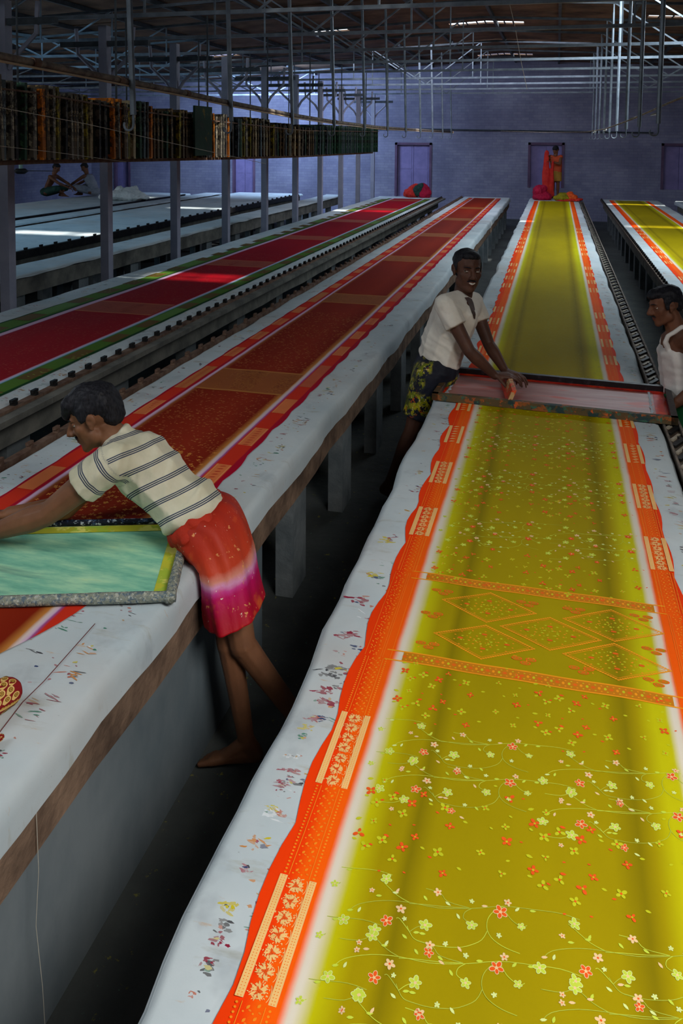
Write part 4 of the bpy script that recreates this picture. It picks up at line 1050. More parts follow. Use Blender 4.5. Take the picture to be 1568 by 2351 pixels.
def man2():
    global SKIN; SKIN = M['skin2']; A = lambda x, y, d: at(x, y, d=d)
    base = at(880, 1140, z=0); root = person('smiling man in white henley shirt and paint-splashed dark shorts leaning over the red screen', base)
    pel, mid, ch = A(1000, 852, 5.12), A(1020, 785, 5.14), A(1047, 716, 5.12); lat = cv(.45, .10, .9)
    H = A(1073, 619, 5.10); fwd = cv(.20, -.06, 1); up = cv(.07, 1, .05); nb = A(1062, 682, 5.14); s = 1.12
    hh, dn, L, fr = head(H, fwd, up, s, nb, (.056, .062)); body = hh
    t_, tf = torso(pel, mid, ch, lat, .95); body += t_
    shN, shF = A(1022, 700, 4.98), A(1086, 694, 5.26); elN, elF = A(1077, 806, 4.90), A(1122, 790, 5.18); wrN, wrF = A(1136, 862, 4.93), A(1160, 852, 5.06)
    body += [[E(ch, .08), E(shN, .055)], [E(ch, .08), E(shF, .055)], [E(nb, .058), E(ch, .10)]]+arm(shN, elN, wrN, 1.06)+arm(shF, elF, wrF, 1.04)
    body += hand(wrN, cv(.96, .02, .12), cv(.1, -.95, -.2), -1, (.30, .55, .4))+hand(wrF, cv(.62, -.10, .75), cv(-.1, -.9, -.1), 1, (.30, .55, .4))
    aN = at(893, 1112, z=.10); kN = A(948, 985, 5.10); hN = A(985, 862, 5.05)
    aF = at(950, 1105, z=.09); kF = A(985, 985, 5.2); hF = A(1015, 858, 5.2)
    body += leg(hN, kN, aN, 1.0)+foot(aN, Vector((.8, -.35, -.1)), (0, 0, 1), 1.0)+leg(hF, kF, aF, 1.0)+foot(aF, Vector((.9, .1, 0)), (0, 0, 1), 1.0, -1)
    clay('body', body, .0055, SKIN, root, 3, dents=dn)
    face_parts(root, L, fr, s, True, True, (.75, .65, .12), lids=(.96, .94))
    hr = [[E(L(0, -.022, .050), (.080*s, .092*s, .070*s), fr)], [E(L(0, .036, .078), (.056*s, .042*s, .030*s), fr), E(L(0, -.02, .08), (.06, .06, .04), fr)], [E(L(0, -.065, .0), (.066*s, .044*s, .060*s), fr)],
          [E(L(.072, -.008, .030), (.010, .028, .034), fr), E(L(.070, .014, .02), (.007, .010, .034), fr)], [E(L(-.072, -.008, .030), (.010, .028, .034), fr), E(L(-.070, .014, .02), (.007, .010, .034), fr)]]
    clay('hair', hr, .0045, M['hair'], root, 2, disp=lambda p: .0016*noise.noise(p*110))
    sm = mottled('off_white_jersey', srgb(212, 204, 190), srgb(236, 230, 218), 5, .85, bump=.01, bscale=13)
    sh = [[E(mid+(pel-mid)*.62, (.155, .125, .04), tf[1]), E(mid, (.165, .130, .08), tf[1])], [E(mid, (.165, .130, .08), tf[1]), E(ch, (.180, .130, .10), tf[2])],
          [E(ch, (.16, .12, .09), tf[2]), E(shN, .070), E(nb+(ch-nb)*.18, .068)], [E(ch, (.16, .12, .09), tf[2]), E(shF, .070), E(nb+(ch-nb)*.18, .068)]]
    cN = shN.lerp(elN, .46); cF = shF.lerp(elF, .46); dN = (elN-shN).normalized(); dF = (elF-shF).normalized()
    sh += [[E(shN, .068), cuff(cN, dN, .070)], [E(shF, .066), cuff(cF, dF, .068)]]
    cr = (ch-pel).normalized()
    def fold(p):
        q = p-mid; u_ = q.dot(cr); w_ = q.dot(lat)
        return .005*noise.noise((u_*20+w_*8, w_*6, 1))+.006*max(0, math.sin(u_*75+w_*22+3*noise.noise(p*8)))*max(0, min(1, .75-u_*5))
    so = clay('henley_shirt', sh, .006, sm, root, 4, disp=fold)
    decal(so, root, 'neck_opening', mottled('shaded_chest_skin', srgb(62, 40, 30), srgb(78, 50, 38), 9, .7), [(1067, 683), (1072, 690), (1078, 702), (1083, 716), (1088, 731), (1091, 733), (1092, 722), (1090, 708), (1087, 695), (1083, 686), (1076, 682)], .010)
    t = NT('paint_splashed_shorts', .7, 0, .3); v = t.coord(); c = t.ramp(t.noise(v, 6, 4), [(.3, srgb(18, 20, 30)), (.7, srgb(34, 36, 50))])
    g = t.ramp(t.noise(v, 3.4, 2), [(.50, (0, 0, 0)), (.57, (1, 1, 1))])
    for sc, lo, col in ((24, .50, srgb(120, 130, 20)), (32, .54, srgb(170, 160, 20)), (40, .60, srgb(210, 190, 120)), (28, .62, srgb(190, 80, 20)), (36, .66, srgb(150, 200, 190))):
        k = t.mix(1.0, t.ramp(t.noise(v, sc, 4, .6), [(lo, (0, 0, 0)), (lo+.03, (1, 1, 1))]), g, 'MULTIPLY'); c = t.mix(k, c, col)
    t.color(c); t.bump(t.noise(v, 22, 3), .01, .5)
    kd = (kN-hN).normalized(); kd2 = (kF-hF).normalized(); cN2 = hN.lerp(kN, .74); cF2 = hF.lerp(kF, .74)
    clay('shorts', [[E(pel+(mid-pel)*.42, (.150, .120, .02), tf[0]), E(pel, (.165, .135, .07), tf[0])], [E(pel, (.15, .13, .07), tf[0]), E(hN, .098), cuff(cN2, kd, .092, .008)], [E(pel, (.15, .13, .07), tf[0]), E(hF, .095), cuff(cF2, kd2, .09, .008)]], .007, t.m, root, 3, disp=lambda p: .005*noise.noise(p*22))
    return root
def man3():
    global SKIN; SKIN = M['skin3']; A = lambda x, y, d: at(x, y, d=d)
    root = person('man in white sleeveless vest and green wrap at the right end of the red screen', Vector((.86, 4.62, 0)))
    pel, mid, ch = A(1572, 935, 4.92), A(1566, 862, 4.92), A(1560, 795, 4.90); lat = cv(.15, 0, 1)
    H = A(1527, 700, 4.90); fwd = cv(-.97, -.20, .05); up = cv(-.16, .97, 0); nb = A(1552, 756, 4.90); s = 1.0
    hh, dn, L, fr = head(H, fwd, up, s, nb, (.05, .06)); body = hh
    t_, tf = torso(pel, mid, ch, lat, .92); body += t_
    shN, shF = A(1585, 772, 4.74), A(1558, 772, 5.07); elN, elF = A(1606, 888, 4.68), A(1560, 872, 5.10); wrN, wrF = A(1546, 930, 4.72), A(1507, 888, 5.16)
    body += [[E(ch, .08), E(shN, .055)], [E(ch, .08), E(shF, .055)], [E(nb, .056), E(ch, .10)]]+arm(shN, elN, wrN, 1.06)+arm(shF, elF, wrF, 1.0)
    body += hand(wrN, cv(-.85, -.3, 0), cv(-.2, -.9, .1), 1, (.6, .8, .6))+hand(wrF, cv(-.85, -.1, 0), cv(-.1, -.9, 0), -1, (.6, .8, .6))
    hN, hF = A(1576, 945, 4.84), A(1580, 945, 5.0); kN, kF = hN+Vector((-.03, -.02, -.40)), hF+Vector((.0, .02, -.40)); aN, aF = Vector((hN.x+.0, hN.y-.03, .085)), Vector((hF.x+.05, hF.y+.03, .085))
    body += leg(hN, kN, aN, .95)+leg(hF, kF, aF, .95)+foot(aN, (-1, 0, 0), (0, 0, 1), 1, 1)+foot(aF, (-1, .1, 0), (0, 0, 1), 1, -1)
    clay('body', body, .0055, SKIN, root, 3, dents=dn); face_parts(root, L, fr, s, True, False, (.1, 1, -.35), lids=(1.36, 1.02))
    hr = [[E(L(0, -.022, .048), (.081, .095, .074), fr)], [E(L(0, .044, .074), (.058, .044, .034), fr), E(L(0, -.02, .08), (.06, .06, .04), fr)], [E(L(0, -.068, -.002), (.064, .044, .056), fr)],
          [E(L(.072, .0, .034), (.011, .034, .030), fr), E(L(.072, .022, .012), (.007, .010, .036), fr)], [E(L(-.072, .0, .034), (.011, .034, .030), fr), E(L(-.072, .022, .012), (.007, .010, .036), fr)], [E(L(0, .076, .066), (.04, .018, .02), fr), E(L(0, .05, .08), (.05, .03, .03), fr)]]
    clay('hair', hr, .0045, M['hair'], root, 2, disp=lambda p: .0035*noise.noise(p*38)+.0015*noise.noise(p*120))
    vm = mottled('white_vest_cotton', srgb(212, 206, 200), srgb(236, 230, 224), 5, .85, bump=.008, bscale=14)
    fwd_t = cv(-1, 0, 0)
    ve = [[E(pel+(mid-pel)*.35, (.152, .118, .03), tf[0]), E(mid, (.158, .118, .08), tf[1])], [E(mid, (.158, .118, .08), tf[1]), E(ch-(ch-mid).normalized()*.02, (.152, .122, .05), tf[2])]]
    for sgn, sh_ in ((1, shN), (-1, shF)):
        q_ = nb.lerp(sh_, .45); top = q_+Vector((0, 0, .030)); fa = ch+(sh_-ch)*.30+fwd_t*.085+Vector((0, 0, -.03)); fm = q_+fwd_t*.082+Vector((0, 0, -.02)); bm_ = q_-fwd_t*.07; ba = ch+(sh_-ch)*.35-fwd_t*.105
        ve += chain([fa, fa.lerp(fm, .5)+fwd_t*.016, fm, top, bm_, ba], [.020, .015, .014, .015, .015, .022])
    clay('white_vest', ve, .0055, vm, root, 4, disp=lambda p: .004*noise.noise((p.x*10, p.y*10, p.z*28)))
    gm = vattr_mat('green_wrap', [(0, srgb(8, 70, 36)), (.5, srgb(12, 92, 46)), (1, srgb(8, 70, 36))], .7)
    c0 = pel+Vector((0, 0, .06)); X, Yv = Vector((1, 0, 0)), Vector((0, 1, 0))
    loft('green_wrap', [(c0, X*.125, Yv*.155), (c0+Vector((0, 0, -.12)), X*.14, Yv*.175), (c0+Vector((0, 0, -.32)), X*.145, Yv*.19), (c0+Vector((0, 0, -.52)), X*.15, Yv*.2)], gm, root, 64, 8, (.02, .06))
    k = MB(root.location); q = at(1540, 915, d=4.80); k.tube([q, q+cv(-.6, .3, .3)*.05, q+cv(-1, -.3, .3)*.08], [.012, .014, .004], 8); k.build('wrap_knot', gm, root, smooth=True)
    return root
def press(root, edge, side, reach=.24):
    # cloth and body stop at the table edge they lean on
    o_ = root.matrix_basis.translation
    for ob in root.children:
        if ob.type != 'MESH': continue
        me = ob.data; n = len(me.vertices); co = np.empty(n*3); me.vertices.foreach_get('co', co); co = co.reshape(-1, 3)
        x = co[:, 0]+o_.x; z = co[:, 2]+o_.z; e = edge
        m = (z < TT+.004) & (z > .25) & ((x-e)*side > 0) & ((x-e)*side < reach)
        x[m] = e-side*.002*np.minimum(1, (x[m]-e)*side*10); co[:, 0] = x-o_.x; me.vertices.foreach_set('co', co.ravel()); me.update()
press(man1(), -1.163, -1); press(man2(), -.672, 1); press(man3(), .670, -1)
# ---------------------------------------------------------------- figures in the far background
def far_person(label, root_loc, J, skin, hairs, clothes, group=None, voxel=.011):
    r = person(label, root_loc, group); hh, dn, L, fr = head(J['H'], J['fwd'], J['up'], J.get('s', 1.0), J['nb'])
    b = hh; t_, tf = torso(J['pel'], J['mid'], J['ch'], J['lat'], .82); b += t_
    for k in ('N', 'F'):
        if 'sh'+k in J: b += [[E(J['ch'], .07), E(J['sh'+k], .05)]]+arm(J['sh'+k], J['el'+k], J['wr'+k])+hand(J['wr'+k], (J['wr'+k]-J['el'+k]), (0, 0, -1), 1, (.3, .4, .4))
        if 'h'+k in J: b += leg(J['h'+k], J['k'+k], J['a'+k], .9)+foot(J['a'+k], J['toe'], (0, 0, 1), .95)
    clay('body', b, voxel, skin, r, 1)
    clay('hair', [[E(L(0, -.02, .048), (.083, .095, .076), fr)], [E(L(0, -.066, 0), (.066, .046, .06), fr)], [E(L(0, .04, .075), (.056, .04, .034), fr), E(L(0, 0, .08), (.05, .05, .04), fr)]], .009, M['hair'], r, 1)
    for (nm, hulls, mat) in clothes(J, tf): clay(nm, hulls, voxel, mat, r, 1)
    return r
# ================================================================ printing screens on the tables
def painted(name, base, cols, sc=18, rough=.5, spec=.4, lo=.52, bump=.004):
    t = NT(name, rough, 0, spec); v = t.coord(); c = t.ramp(t.noise(v, sc*.4, 4), [(.3, base), (.7, tuple(x*.7 for x in base))])
    for i, col in enumerate(cols):
        o = t.new('ShaderNodeMapping'); t.lk(v, o.inputs[0]); o.inputs['Location'].default_value = (i*7.3, i*3.1, i)
        c = t.mix(t.ramp(t.noise(o.outputs[0], sc*(1+.35*i), 5, .62), [(lo+.03*i, (0, 0, 0)), (lo+.03*i+.05, (1, 1, 1))]), c, col)
    t.color(c); t.bump(t.noise(v, sc*2, 4), bump, .7); return t.m
def screen(label, corner, ang, W, D, zb, hb, bar, mats, tape_w, tape_mats, mesh_mat, round_=False):
    """corner = near right corner on the table; W to the left, D away"""
    e1 = Vector((math.cos(ang), math.sin(ang), 0)); e2 = Vector((-math.sin(ang), math.cos(ang), 0)); C = Vector((corner[0], corner[1], 0))
    root = empty('printing_screen', (C.x-e1.x*W/2+e2.x*D/2, C.y-e1.y*W/2+e2.y*D/2, zb), label, 'printing screen', rz=0)
    P = lambda a, b, z: C-e1*a+e2*b+Vector((0, 0, z))
    sides = [('near', P(0, bar/2, 0), P(W, bar/2, 0)), ('far', P(0, D-bar/2, 0), P(W, D-bar/2, 0)), ('right', P(bar/2, 0, 0), P(bar/2, D, 0)), ('left', P(W-bar/2, 0, 0), P(W-bar/2, D, 0))]
    for (n, a, b) in sides:
        m = MB(root.location); N = 26; pts = []; rr = []
        for i in range(N+1):
            t = i/N; p = a.lerp(b, t); p.z = zb+hb/2; w = .5*noise.noise((t*9, len(n), 2))
            p += Vector((0, 0, .0025*w)); pts.append(p); rr.append(bar/2*(.62 if n == 'far' else 1)*(1+.14*noise.noise((t*14, len(n)*3, 5))))
        if round_: m.tube(pts, rr, 10)
        else: m.bar(Vector((a.x, a.y, zb+hb/2)), Vector((b.x, b.y, zb+hb/2)), bar, hb)
        m.build('frame_bar', mats[n], root, smooth=round_)
    zi = zb+.006
    for (n, a0, b0, a1, b1) in (('near', bar*.8, bar*.8, W-bar*.8, bar*.8+tape_w['near']), ('far', bar*.8, D-bar*.8-tape_w['far'], W-bar*.8, D-bar*.8), ('right', bar*.8, bar*.8, bar*.8+tape_w['right'], D-bar*.8), ('left', W-bar*.8-tape_w['left'], bar*.8, W-bar*.8, D-bar*.8)):
        m = MB(root.location); k = 12
        for i in range(k):
            def q(s_, t_): return P(a0+(a1-a0)*s_, b0+(b1-b0)*t_, zi+.0016+(.0006 if n in ('near', 'far') else .0))
            if n in ('near', 'far'): m.add([q(i/k, 0), q((i+1)/k, 0), q((i+1)/k, 1), q(i/k, 1)], [(0, 1, 2, 3)])
            else: m.add([q(0, i/k), q(1, i/k), q(1, (i+1)/k), q(0, (i+1)/k)], [(0, 1, 2, 3)])
        m.build('edge_tape', tape_mats[n], root)
    m = MB(root.location); n = 24
    vs = [P(bar*.6+(W-bar*1.2)*i/n, bar*.6+(D-bar*1.2)*j/n, zi-.0015*math.sin(math.pi*i/n)*math.sin(math.pi*j/n)) for j in range(n+1) for i in range(n+1)]
    m.add(vs, [(j*(n+1)+i, j*(n+1)+i+1, (j+1)*(n+1)+i+1, (j+1)*(n+1)+i) for j in range(n) for i in range(n)]); m.build('mesh', mesh_mat, root, smooth=True)
    return root, P
rope = painted('paint_crusted_wrapping', srgb(140, 146, 134), [srgb(92, 108, 118), srgb(172, 172, 156), srgb(136, 140, 122), srgb(184, 190, 186)], 60, .7, .2, .50, .008)
dk = painted('navy_white_wrapping', srgb(20, 26, 40), [srgb(50, 70, 100), srgb(170, 180, 190)], 40, .7, .2, .54)
def stroke_mat(name, stops, sc, stretch, rough, extra=None, spec=.5):
    t = NT(name, rough, 0, spec); v = t.coord(stretch); c = t.ramp(t.noise(v, sc, 6, .62), stops)
    if extra: c = t.mix(t.ramp(t.noise(t.coord(extra[0]), extra[1], 4, .5), [(extra[2], (0, 0, 0)), (extra[3], (.8, .8, .8))]), c, extra[4])
    t.color(c); return t.m
green = stroke_mat('pale_green_screen_mesh', [(.25, srgb(88, 160, 136)), (.45, srgb(132, 200, 170)), (.62, srgb(176, 226, 186)), (.78, srgb(206, 236, 180))], 3.4, (1.2, 4.5, 1), .5, ((.6, 4, 1), 3.0, .58, .72, srgb(56, 116, 112)), .35)
ytape = painted('yellow_tape', srgb(206, 204, 60), [srgb(168, 190, 60), srgb(226, 222, 110)], 9, .5, .3, .5, .001)
NRc = at(402, 1389, z=.775)
S1, P1s = screen('large pale green printing screen with yellow-taped edge and paint-crusted frame under the striped-shirt man', (NRc.x, NRc.y), math.radians(18.5), 1.28, .575, .776, .036, .036,
    dict(near=rope, far=dk, right=rope, left=rope), dict(near=.002, far=.05, right=.05, left=.06), dict(near=ytape, far=ytape, right=ytape, left=ytape), green, True)
redp = painted('wet_red_tape', srgb(224, 40, 10), [srgb(240, 66, 20), srgb(190, 20, 8)], 8, .22, .5, .5, .001)
blk = painted('black_tape', srgb(14, 14, 18), [srgb(40, 36, 40)], 20, .4, .5, .56)
mw = painted('multicoloured_paint_wood', srgb(96, 78, 50), [srgb(40, 60, 60), srgb(150, 84, 40), srgb(60, 100, 80), srgb(200, 90, 40)], 12, .6, .3, .52)
wo = painted('brown_frame_wood', srgb(92, 70, 42), [srgb(50, 44, 40), srgb(140, 90, 50)], 14, .5, .4, .54)
pink = stroke_mat('red_ink_screen_mesh', [(.25, srgb(140, 60, 48)), (.45, srgb(172, 112, 104)), (.6, srgb(188, 136, 130)), (.8, srgb(196, 84, 60))], 2.4, (.7, 5, 1), .28, ((1.2, 5, 1), 2.4, .56, .64, srgb(206, 60, 30)), .5)
S2, P2s = screen('long red-inked printing screen lying across the olive saree on the middle table', (.652, 4.60), math.radians(-3.2), 1.32, .61, .777, .04, .034,
    dict(near=mw, far=blk, right=blk, left=wo), dict(near=.012, far=.05, right=.075, left=.022), dict(near=redp, far=redp, right=redp, left=redp), pink)
wm_ = NT('wet_white_glaze', .12, 0, .6); wm_.color(srgb(206, 214, 224))
m = MB(S2.location)
for (c_, w_, sd) in ((1.258, .016, 1), (.122, .012, 4)):
    N_ = 40; L1 = [(c_+w_*(.5+.9*noise.noise((i*.35, sd, 0))), .05+.50*i/N_) for i in range(N_+1)]; L2 = [(c_-w_*(.5+.9*noise.noise((i*.35, sd+7, 0))), .05+.50*i/N_) for i in range(N_+1)]
    m.add([P2s(x, y, .7862) for x, y in L1]+[P2s(x, y, .7862) for x, y in L2], [(i, i+1, N_+2+i, N_+1+i) for i in range(N_)])
m.build('wet_paste', wm_.m, S2)
# squeegees
def squeegee(label, a, b, hgt, lean, hm, rm, cap=None):
    a = Vector(a); b = Vector(b); root = empty('squeegee', a.lerp(b, .5), label, 'squeegee'); n = (b-a).cross(Vector((0, 0, 1))).normalized()
    top = Vector((0, 0, hgt))+n*lean; m = MB(root.location)
    def slab(f0, f1, w):
        p = [a+top*f0, b+top*f0, b+top*f1, a+top*f1]; return [q+n*w/2 for q in p]+[q-n*w/2 for q in p]
    Fq = [(0, 1, 2, 3), (7, 6, 5, 4), (0, 4, 5, 1), (1, 5, 6, 2), (2, 6, 7, 3), (3, 7, 4, 0)]
    m.add(slab(0, .42, .008), Fq); m.build('rubber_blade', rm, root)
    m = MB(root.location); m.add(slab(.36, 1.0, .024), Fq); m.build('wooden_handle', hm, root); return root
woodp = painted('orange_stained_wood', srgb(176, 118, 60), [srgb(220, 70, 30), srgb(200, 160, 110)], 12, .5, .4, .5)
rub = painted('red_rubber', srgb(214, 60, 40), [srgb(240, 80, 50)], 10, .3, .5, .52)
qa = at(1166, 930, z=.786); qb = at(1150, 876, z=.79)
squeegee('short red squeegee held by the smiling man on the red screen', qa, qb, .085, .035, woodp, rub)
ga, gb = at(-70, 1262, z=.786), at(-6, 1205, z=.786)
squeegee('red squeegee at the left edge in the striped-shirt man\'s hands', ga, gb, .085, -.01, woodp, rub)
# ================================================================ overhead rack of stored screens
XRK = -3.4
rb = [at(x, y, X=XRK) for x, y in ((0, 366), (430, 361), (700, 356), (868, 348))]
rt = [at(x, y, X=XRK) for x, y in ((0, 168), (350, 240), (700, 286), (868, 292))]
def ip(pts, y):
    ys = [p.y for p in pts]; zs = [p.z for p in pts]; return float(np.interp(y, ys, zs))
rk = empty('screen_rack', (XRK-.6, rb[0].y, 2.1), 'hanging steel rack that carries the row of printing screens above the red cloth', 'rack')
Ys, Ye = rb[0].y-.9, rb[-1].y
for x in (XRK-.12, XRK-1.05):
    for k in range(8):
        y0 = Ys+(Ye-Ys)*k/8; y1 = Ys+(Ye-Ys)*(k+1)/8; m = MB(rk.location); m.bar((x, y0, ip(rb, y0)-.022), (x, y1, ip(rb, y1)-.022), .04, .03); m.build('bottom_rail', M['rust'], rk)
m = MB(rk.location)
for k in range(10):
    y0 = Ys+(Ye-Ys)*k/10; y1 = Ys+(Ye-Ys)*(k+1)/10; m.bar((XRK+.012, y0, ip(rt, y0)-.085), (XRK+.012, y1, ip(rt, y1)-.085), .012)
m.build('guide_wire', M['rust'], rk)
for y in [p for p in TY if Ys < p < Ye+1]:
    for x in (XRK-.12, XRK-1.05):
        m = MB(rk.location); m.tube([(x, y+.06, ZC-.02), (x, y+.06, ip(rb, y)-.02)], .009, 6); m.build('hanger_rod', M['steel_dark'], rk)
cols = [('dark brown', srgb(82, 66, 46), [srgb(40, 34, 30), srgb(150, 122, 80)]), ('black', srgb(34, 34, 38), [srgb(90, 84, 76)]), ('grey-speckled', srgb(112, 106, 96), [srgb(50, 46, 44), srgb(176, 166, 140)]),
        ('olive-stained', srgb(100, 92, 34), [srgb(170, 150, 30), srgb(56, 50, 34)]), ('dark green', srgb(36, 70, 54), [srgb(44, 44, 40), srgb(74, 110, 80)]), ('orange-stained', srgb(170, 96, 26), [srgb(230, 130, 24), srgb(80, 54, 32)]),
        ('pale-edged', srgb(170, 152, 118), [srgb(80, 70, 56), srgb(206, 190, 150)]), ('bluish grey', srgb(78, 92, 98), [srgb(40, 46, 52), srgb(124, 136, 138)])]
mats = [painted('screen_frame_'+c[0].replace(' ', '_').replace('-', '_'), c[1], c[2], 11, .7, .25, .5) for c in cols]
meshm = mottled('dusty_screen_mesh', srgb(50, 60, 54), srgb(74, 84, 76), 5, .7)
protos = {}
def stored(ci, hgt, thick):
    key = (ci, round(hgt, 2), thick)
    if key in protos: return copy_tree(protos[key])
    r = empty('stored_screen', (0, 0, 0)); W = 1.12
    fm = MB(); t2 = thick/2
    fm.box((-W, -t2, 0), (0, t2, .035)); fm.box((-W, -t2, hgt-.035), (0, t2, hgt)); fm.box((-W, -t2, .035), (-W+.035, t2, hgt-.035)); fm.box((-.035, -t2, .035), (0, t2, hgt-.035)); fm.build('frame', mats[ci], r)
    pm = MB(); pm.box((-W+.03, -.002, .03), (-.03, .002, hgt-.03)); pm.build('mesh', meshm, r)
    protos[key] = r; return r
y = Ys+.02; cnt = 0; rgk = random.Random(12)
while y < Ye-.05 and cnt < 290:
    far = y > rb[2].y+.4
    ci = (4 if cnt % 3 else 7) if far else rgk.choices(range(8), (26, 20, 20, 9, 10, 6, 8, 9))[0]
    th = .030 if far else rgk.choice([.026, .032, .038]); h = ip(rt, y)-ip(rb, y)-(.0 if far else rgk.choice([0, .02, .035, .05]))
    if y > rb[2].y-.3 and not far: h -= .03
    o = stored(ci, round(h/.03)*.03, th); dx = rgk.uniform(-.03, .03); o.location = (XRK+dx, y, ip(rb, y)-.006); o.rotation_euler = (rgk.uniform(-.03, .03), 0, rgk.uniform(-.012, .012))
    n_ = cnt+1; sf = 'th' if 10 < n_ % 100 < 14 else {1: 'st', 2: 'nd', 3: 'rd'}.get(n_ % 10, 'th')
    tag(o, '%s printing screen, %d%s from the near end of the overhead rack' % (cols[ci][0], n_, sf), 'printing screen', 'printing screens in the overhead rack')
    y += th+(rgk.choice([.012, .018, .03, .045]) if not far else .035); cnt += 1
# one board screen with green face turned out
q = at(468, 300, X=XRK+.06); m = MB((q.x, q.y, 2.4)); a = at(448, 358, X=XRK+.07); b = at(487, 246, X=XRK+.07); m.box((a.x-.02, a.y, a.z), (a.x, b.y, b.z))
o = m.build('board_screen', painted('dark_green_board', srgb(20, 52, 36), [srgb(26, 44, 34), srgb(96, 80, 20)], 5, .7, .2, .58), loc=(q.x, q.y, 2.4)); tag(o, 'dark green board facing outward in the middle of the overhead rack', 'board')
# ================================================================ long suspended pipe and cords
pp = [at(x, y, X=-2.80) for x, y in ((-60, 112), (0, 128), (150, 158), (288, 186), (400, 208), (528, 236), (670, 264), (770, 280), (870, 292), (960, 298), (1040, 303))]
r_ = empty('suspended_pipe', pp[3], 'long thick cable-wrapped pipe running above the screen rack into the distance', 'pipe')
m = MB(pp[3]); m.tube(pp, [.021]*11, 8); m.build('pipe', M['rope'], r_, smooth=True)
m = MB(pp[3]); m.tube([p+Vector((.012, 0, -.030)) for p in pp], [.007]*11, 6); m.build('cord', mottled('tan_cord', srgb(168, 146, 120), srgb(190, 170, 140)), r_)
for t in (1.5, 2.9, 4.2, 5.0, 6.0, 7.0):
    i = int(t); p = pp[i].lerp(pp[i+1], t-i); d = (pp[i+1]-pp[i]).normalized(); m = MB(pp[3]); m.tube([p-d*.03, p+d*.03], .028, 8); m.build('binding', M['rust'], r_)
def wire(label, pts, r, mat, name='wire', cat='wire'):
    o_ = Vector(pts[0]); m = MB(o_); m.tube(pts, r, 5); return tag(m.build(name, mat, loc=o_), label, cat)
thr = mottled('pale_thread', srgb(170, 164, 150), srgb(196, 190, 176))
wire('thin pale wire slanting in front of the screen rack', [at(-20, 243, d=4.4), at(200, 285, d=5.2), at(400, 330, d=6.4), at(610, 376, d=8.2)], .0022, thr)
wire('second thin pale wire low across the screen rack at left', [at(-20, 333, d=4.4), at(130, 350, d=5.2), at(290, 372, d=6.4)], .0016, thr)
wire('thin slack cord hanging from the roof right of centre', [at(1163, -20, d=9.2), at(1182, 60, d=9.8), at(1196, 140, d=10.5), at(1210, 205, d=11.2)], .003, thr)
e0 = at(83, 1858, z=.655); wire('loose white thread hanging down from the near table cover', [e0, Vector((e0.x+.004, e0.y, .5)), Vector((e0.x-.003, e0.y-.004, .36)), Vector((e0.x+.01, e0.y, .2)), Vector((e0.x+.02, e0.y-.004, .06))], .0009, thr, 'thread', 'thread')
lw = [at(x, y, d=d) for x, y, d in ((1600, 212, 7.4), (1568, 223, 7.8), (1540, 234, 8.2), (1500, 252, 8.9), (1455, 272, 9.8), (1420, 285, 10.6), (1390, 296, 11.6), (1345, 303, 13.5), (1250, 304, 17), (1150, 301, 21))]
wr_ = empty('festoon_cable', lw[4], 'sagging dark cable with knotted shiny scraps at the upper right', 'cable')
m = MB(lw[4]); m.tube(lw, [.011, .011, .011, .010, .010, .009, .008, .008, .008, .008], 6); m.build('cable', M['rope'], wr_)
shiny = NT('shiny_scrap', .15, .6, .8); shiny.color(srgb(214, 214, 206))
for (x, y, d, L_) in ((1455, 271, 9.75, .05), (1390, 299, 11.6, .03), (1516, 248, 8.6, .02), (1505, 262, 8.8, .05), (1366, 303, 12.5, .03)):
    p = at(x, y, d=d); m = MB(lw[4]); m.tube([p+Vector((-L_, 0, -.012)), p, p+Vector((L_*.6, .01, .02))], [.008, .016, .006], 6); m.build('scrap', shiny.m, wr_)
# ================================================================ cloths, heaps and small things
def heap(label, lumps, mat_list, seed, cat='cloth heap', name='cloth_heap', vox=.012, amp=.03, sc=9, loc=None):
    root = empty(name, loc, label, cat)
    for i, (mt, hulls) in enumerate(zip(mat_list, lumps)):
        clay('fold', hulls, vox, mt, root, 1, disp=lambda p: amp*noise.noise(p*sc+Vector((seed+i, 0, 0)))+amp*.5*noise.noise(p*sc*2.6))
    return root
redc, crim, olc, orc, whc, tealc = (cloth_mat('red_cloth', srgb(176, 24, 24), srgb(206, 50, 34)), cloth_mat('crimson_cloth', srgb(150, 8, 50), srgb(186, 16, 60)), cloth_mat('olive_cloth', srgb(120, 110, 8), srgb(160, 146, 14)),
    cloth_mat('orange_cloth', srgb(210, 70, 20), srgb(230, 96, 30)), cloth_mat('white_cloth', srgb(200, 206, 204), srgb(224, 226, 222)), cloth_mat('dark_teal_cloth', srgb(20, 50, 44), srgb(34, 70, 60)))
z0 = TT+.02
def Pz(x, y, z=z0): return at(x, y, z=z)
c1 = Pz(1245, 458); heap('heap of crimson cloth on the far end of the middle table, left part', [[[E(c1+Vector((-.02, .1, .05)), (.26, .22, .10)), E(c1+Vector((-.05, .25, .2)), (.14, .12, .12))], [E(c1+Vector((-.1, .1, .2)), .16), E(c1+Vector((.02, .15, .28)), .10)]]], [crim], 2, loc=c1)
c2 = Pz(1302, 460); heap('heap of olive and orange cloth on the far end of the middle table, right part', [[[E(c2+Vector((-.12, .05, .05)), (.22, .2, .09)), E(c2+Vector((-.1, .12, .13)), (.12, .12, .07))]], [[E(c2+Vector((.1, .1, .06)), (.16, .18, .10)), E(c2+Vector((.06, .15, .15)), (.08, .1, .07))]], [[E(c2+Vector((.25, .05, .03)), (.14, .14, .04)), E(c2+Vector((.0, -.1, .0)), (.3, .05, .03))]]], [olc, orc, redc], 5, loc=c2)
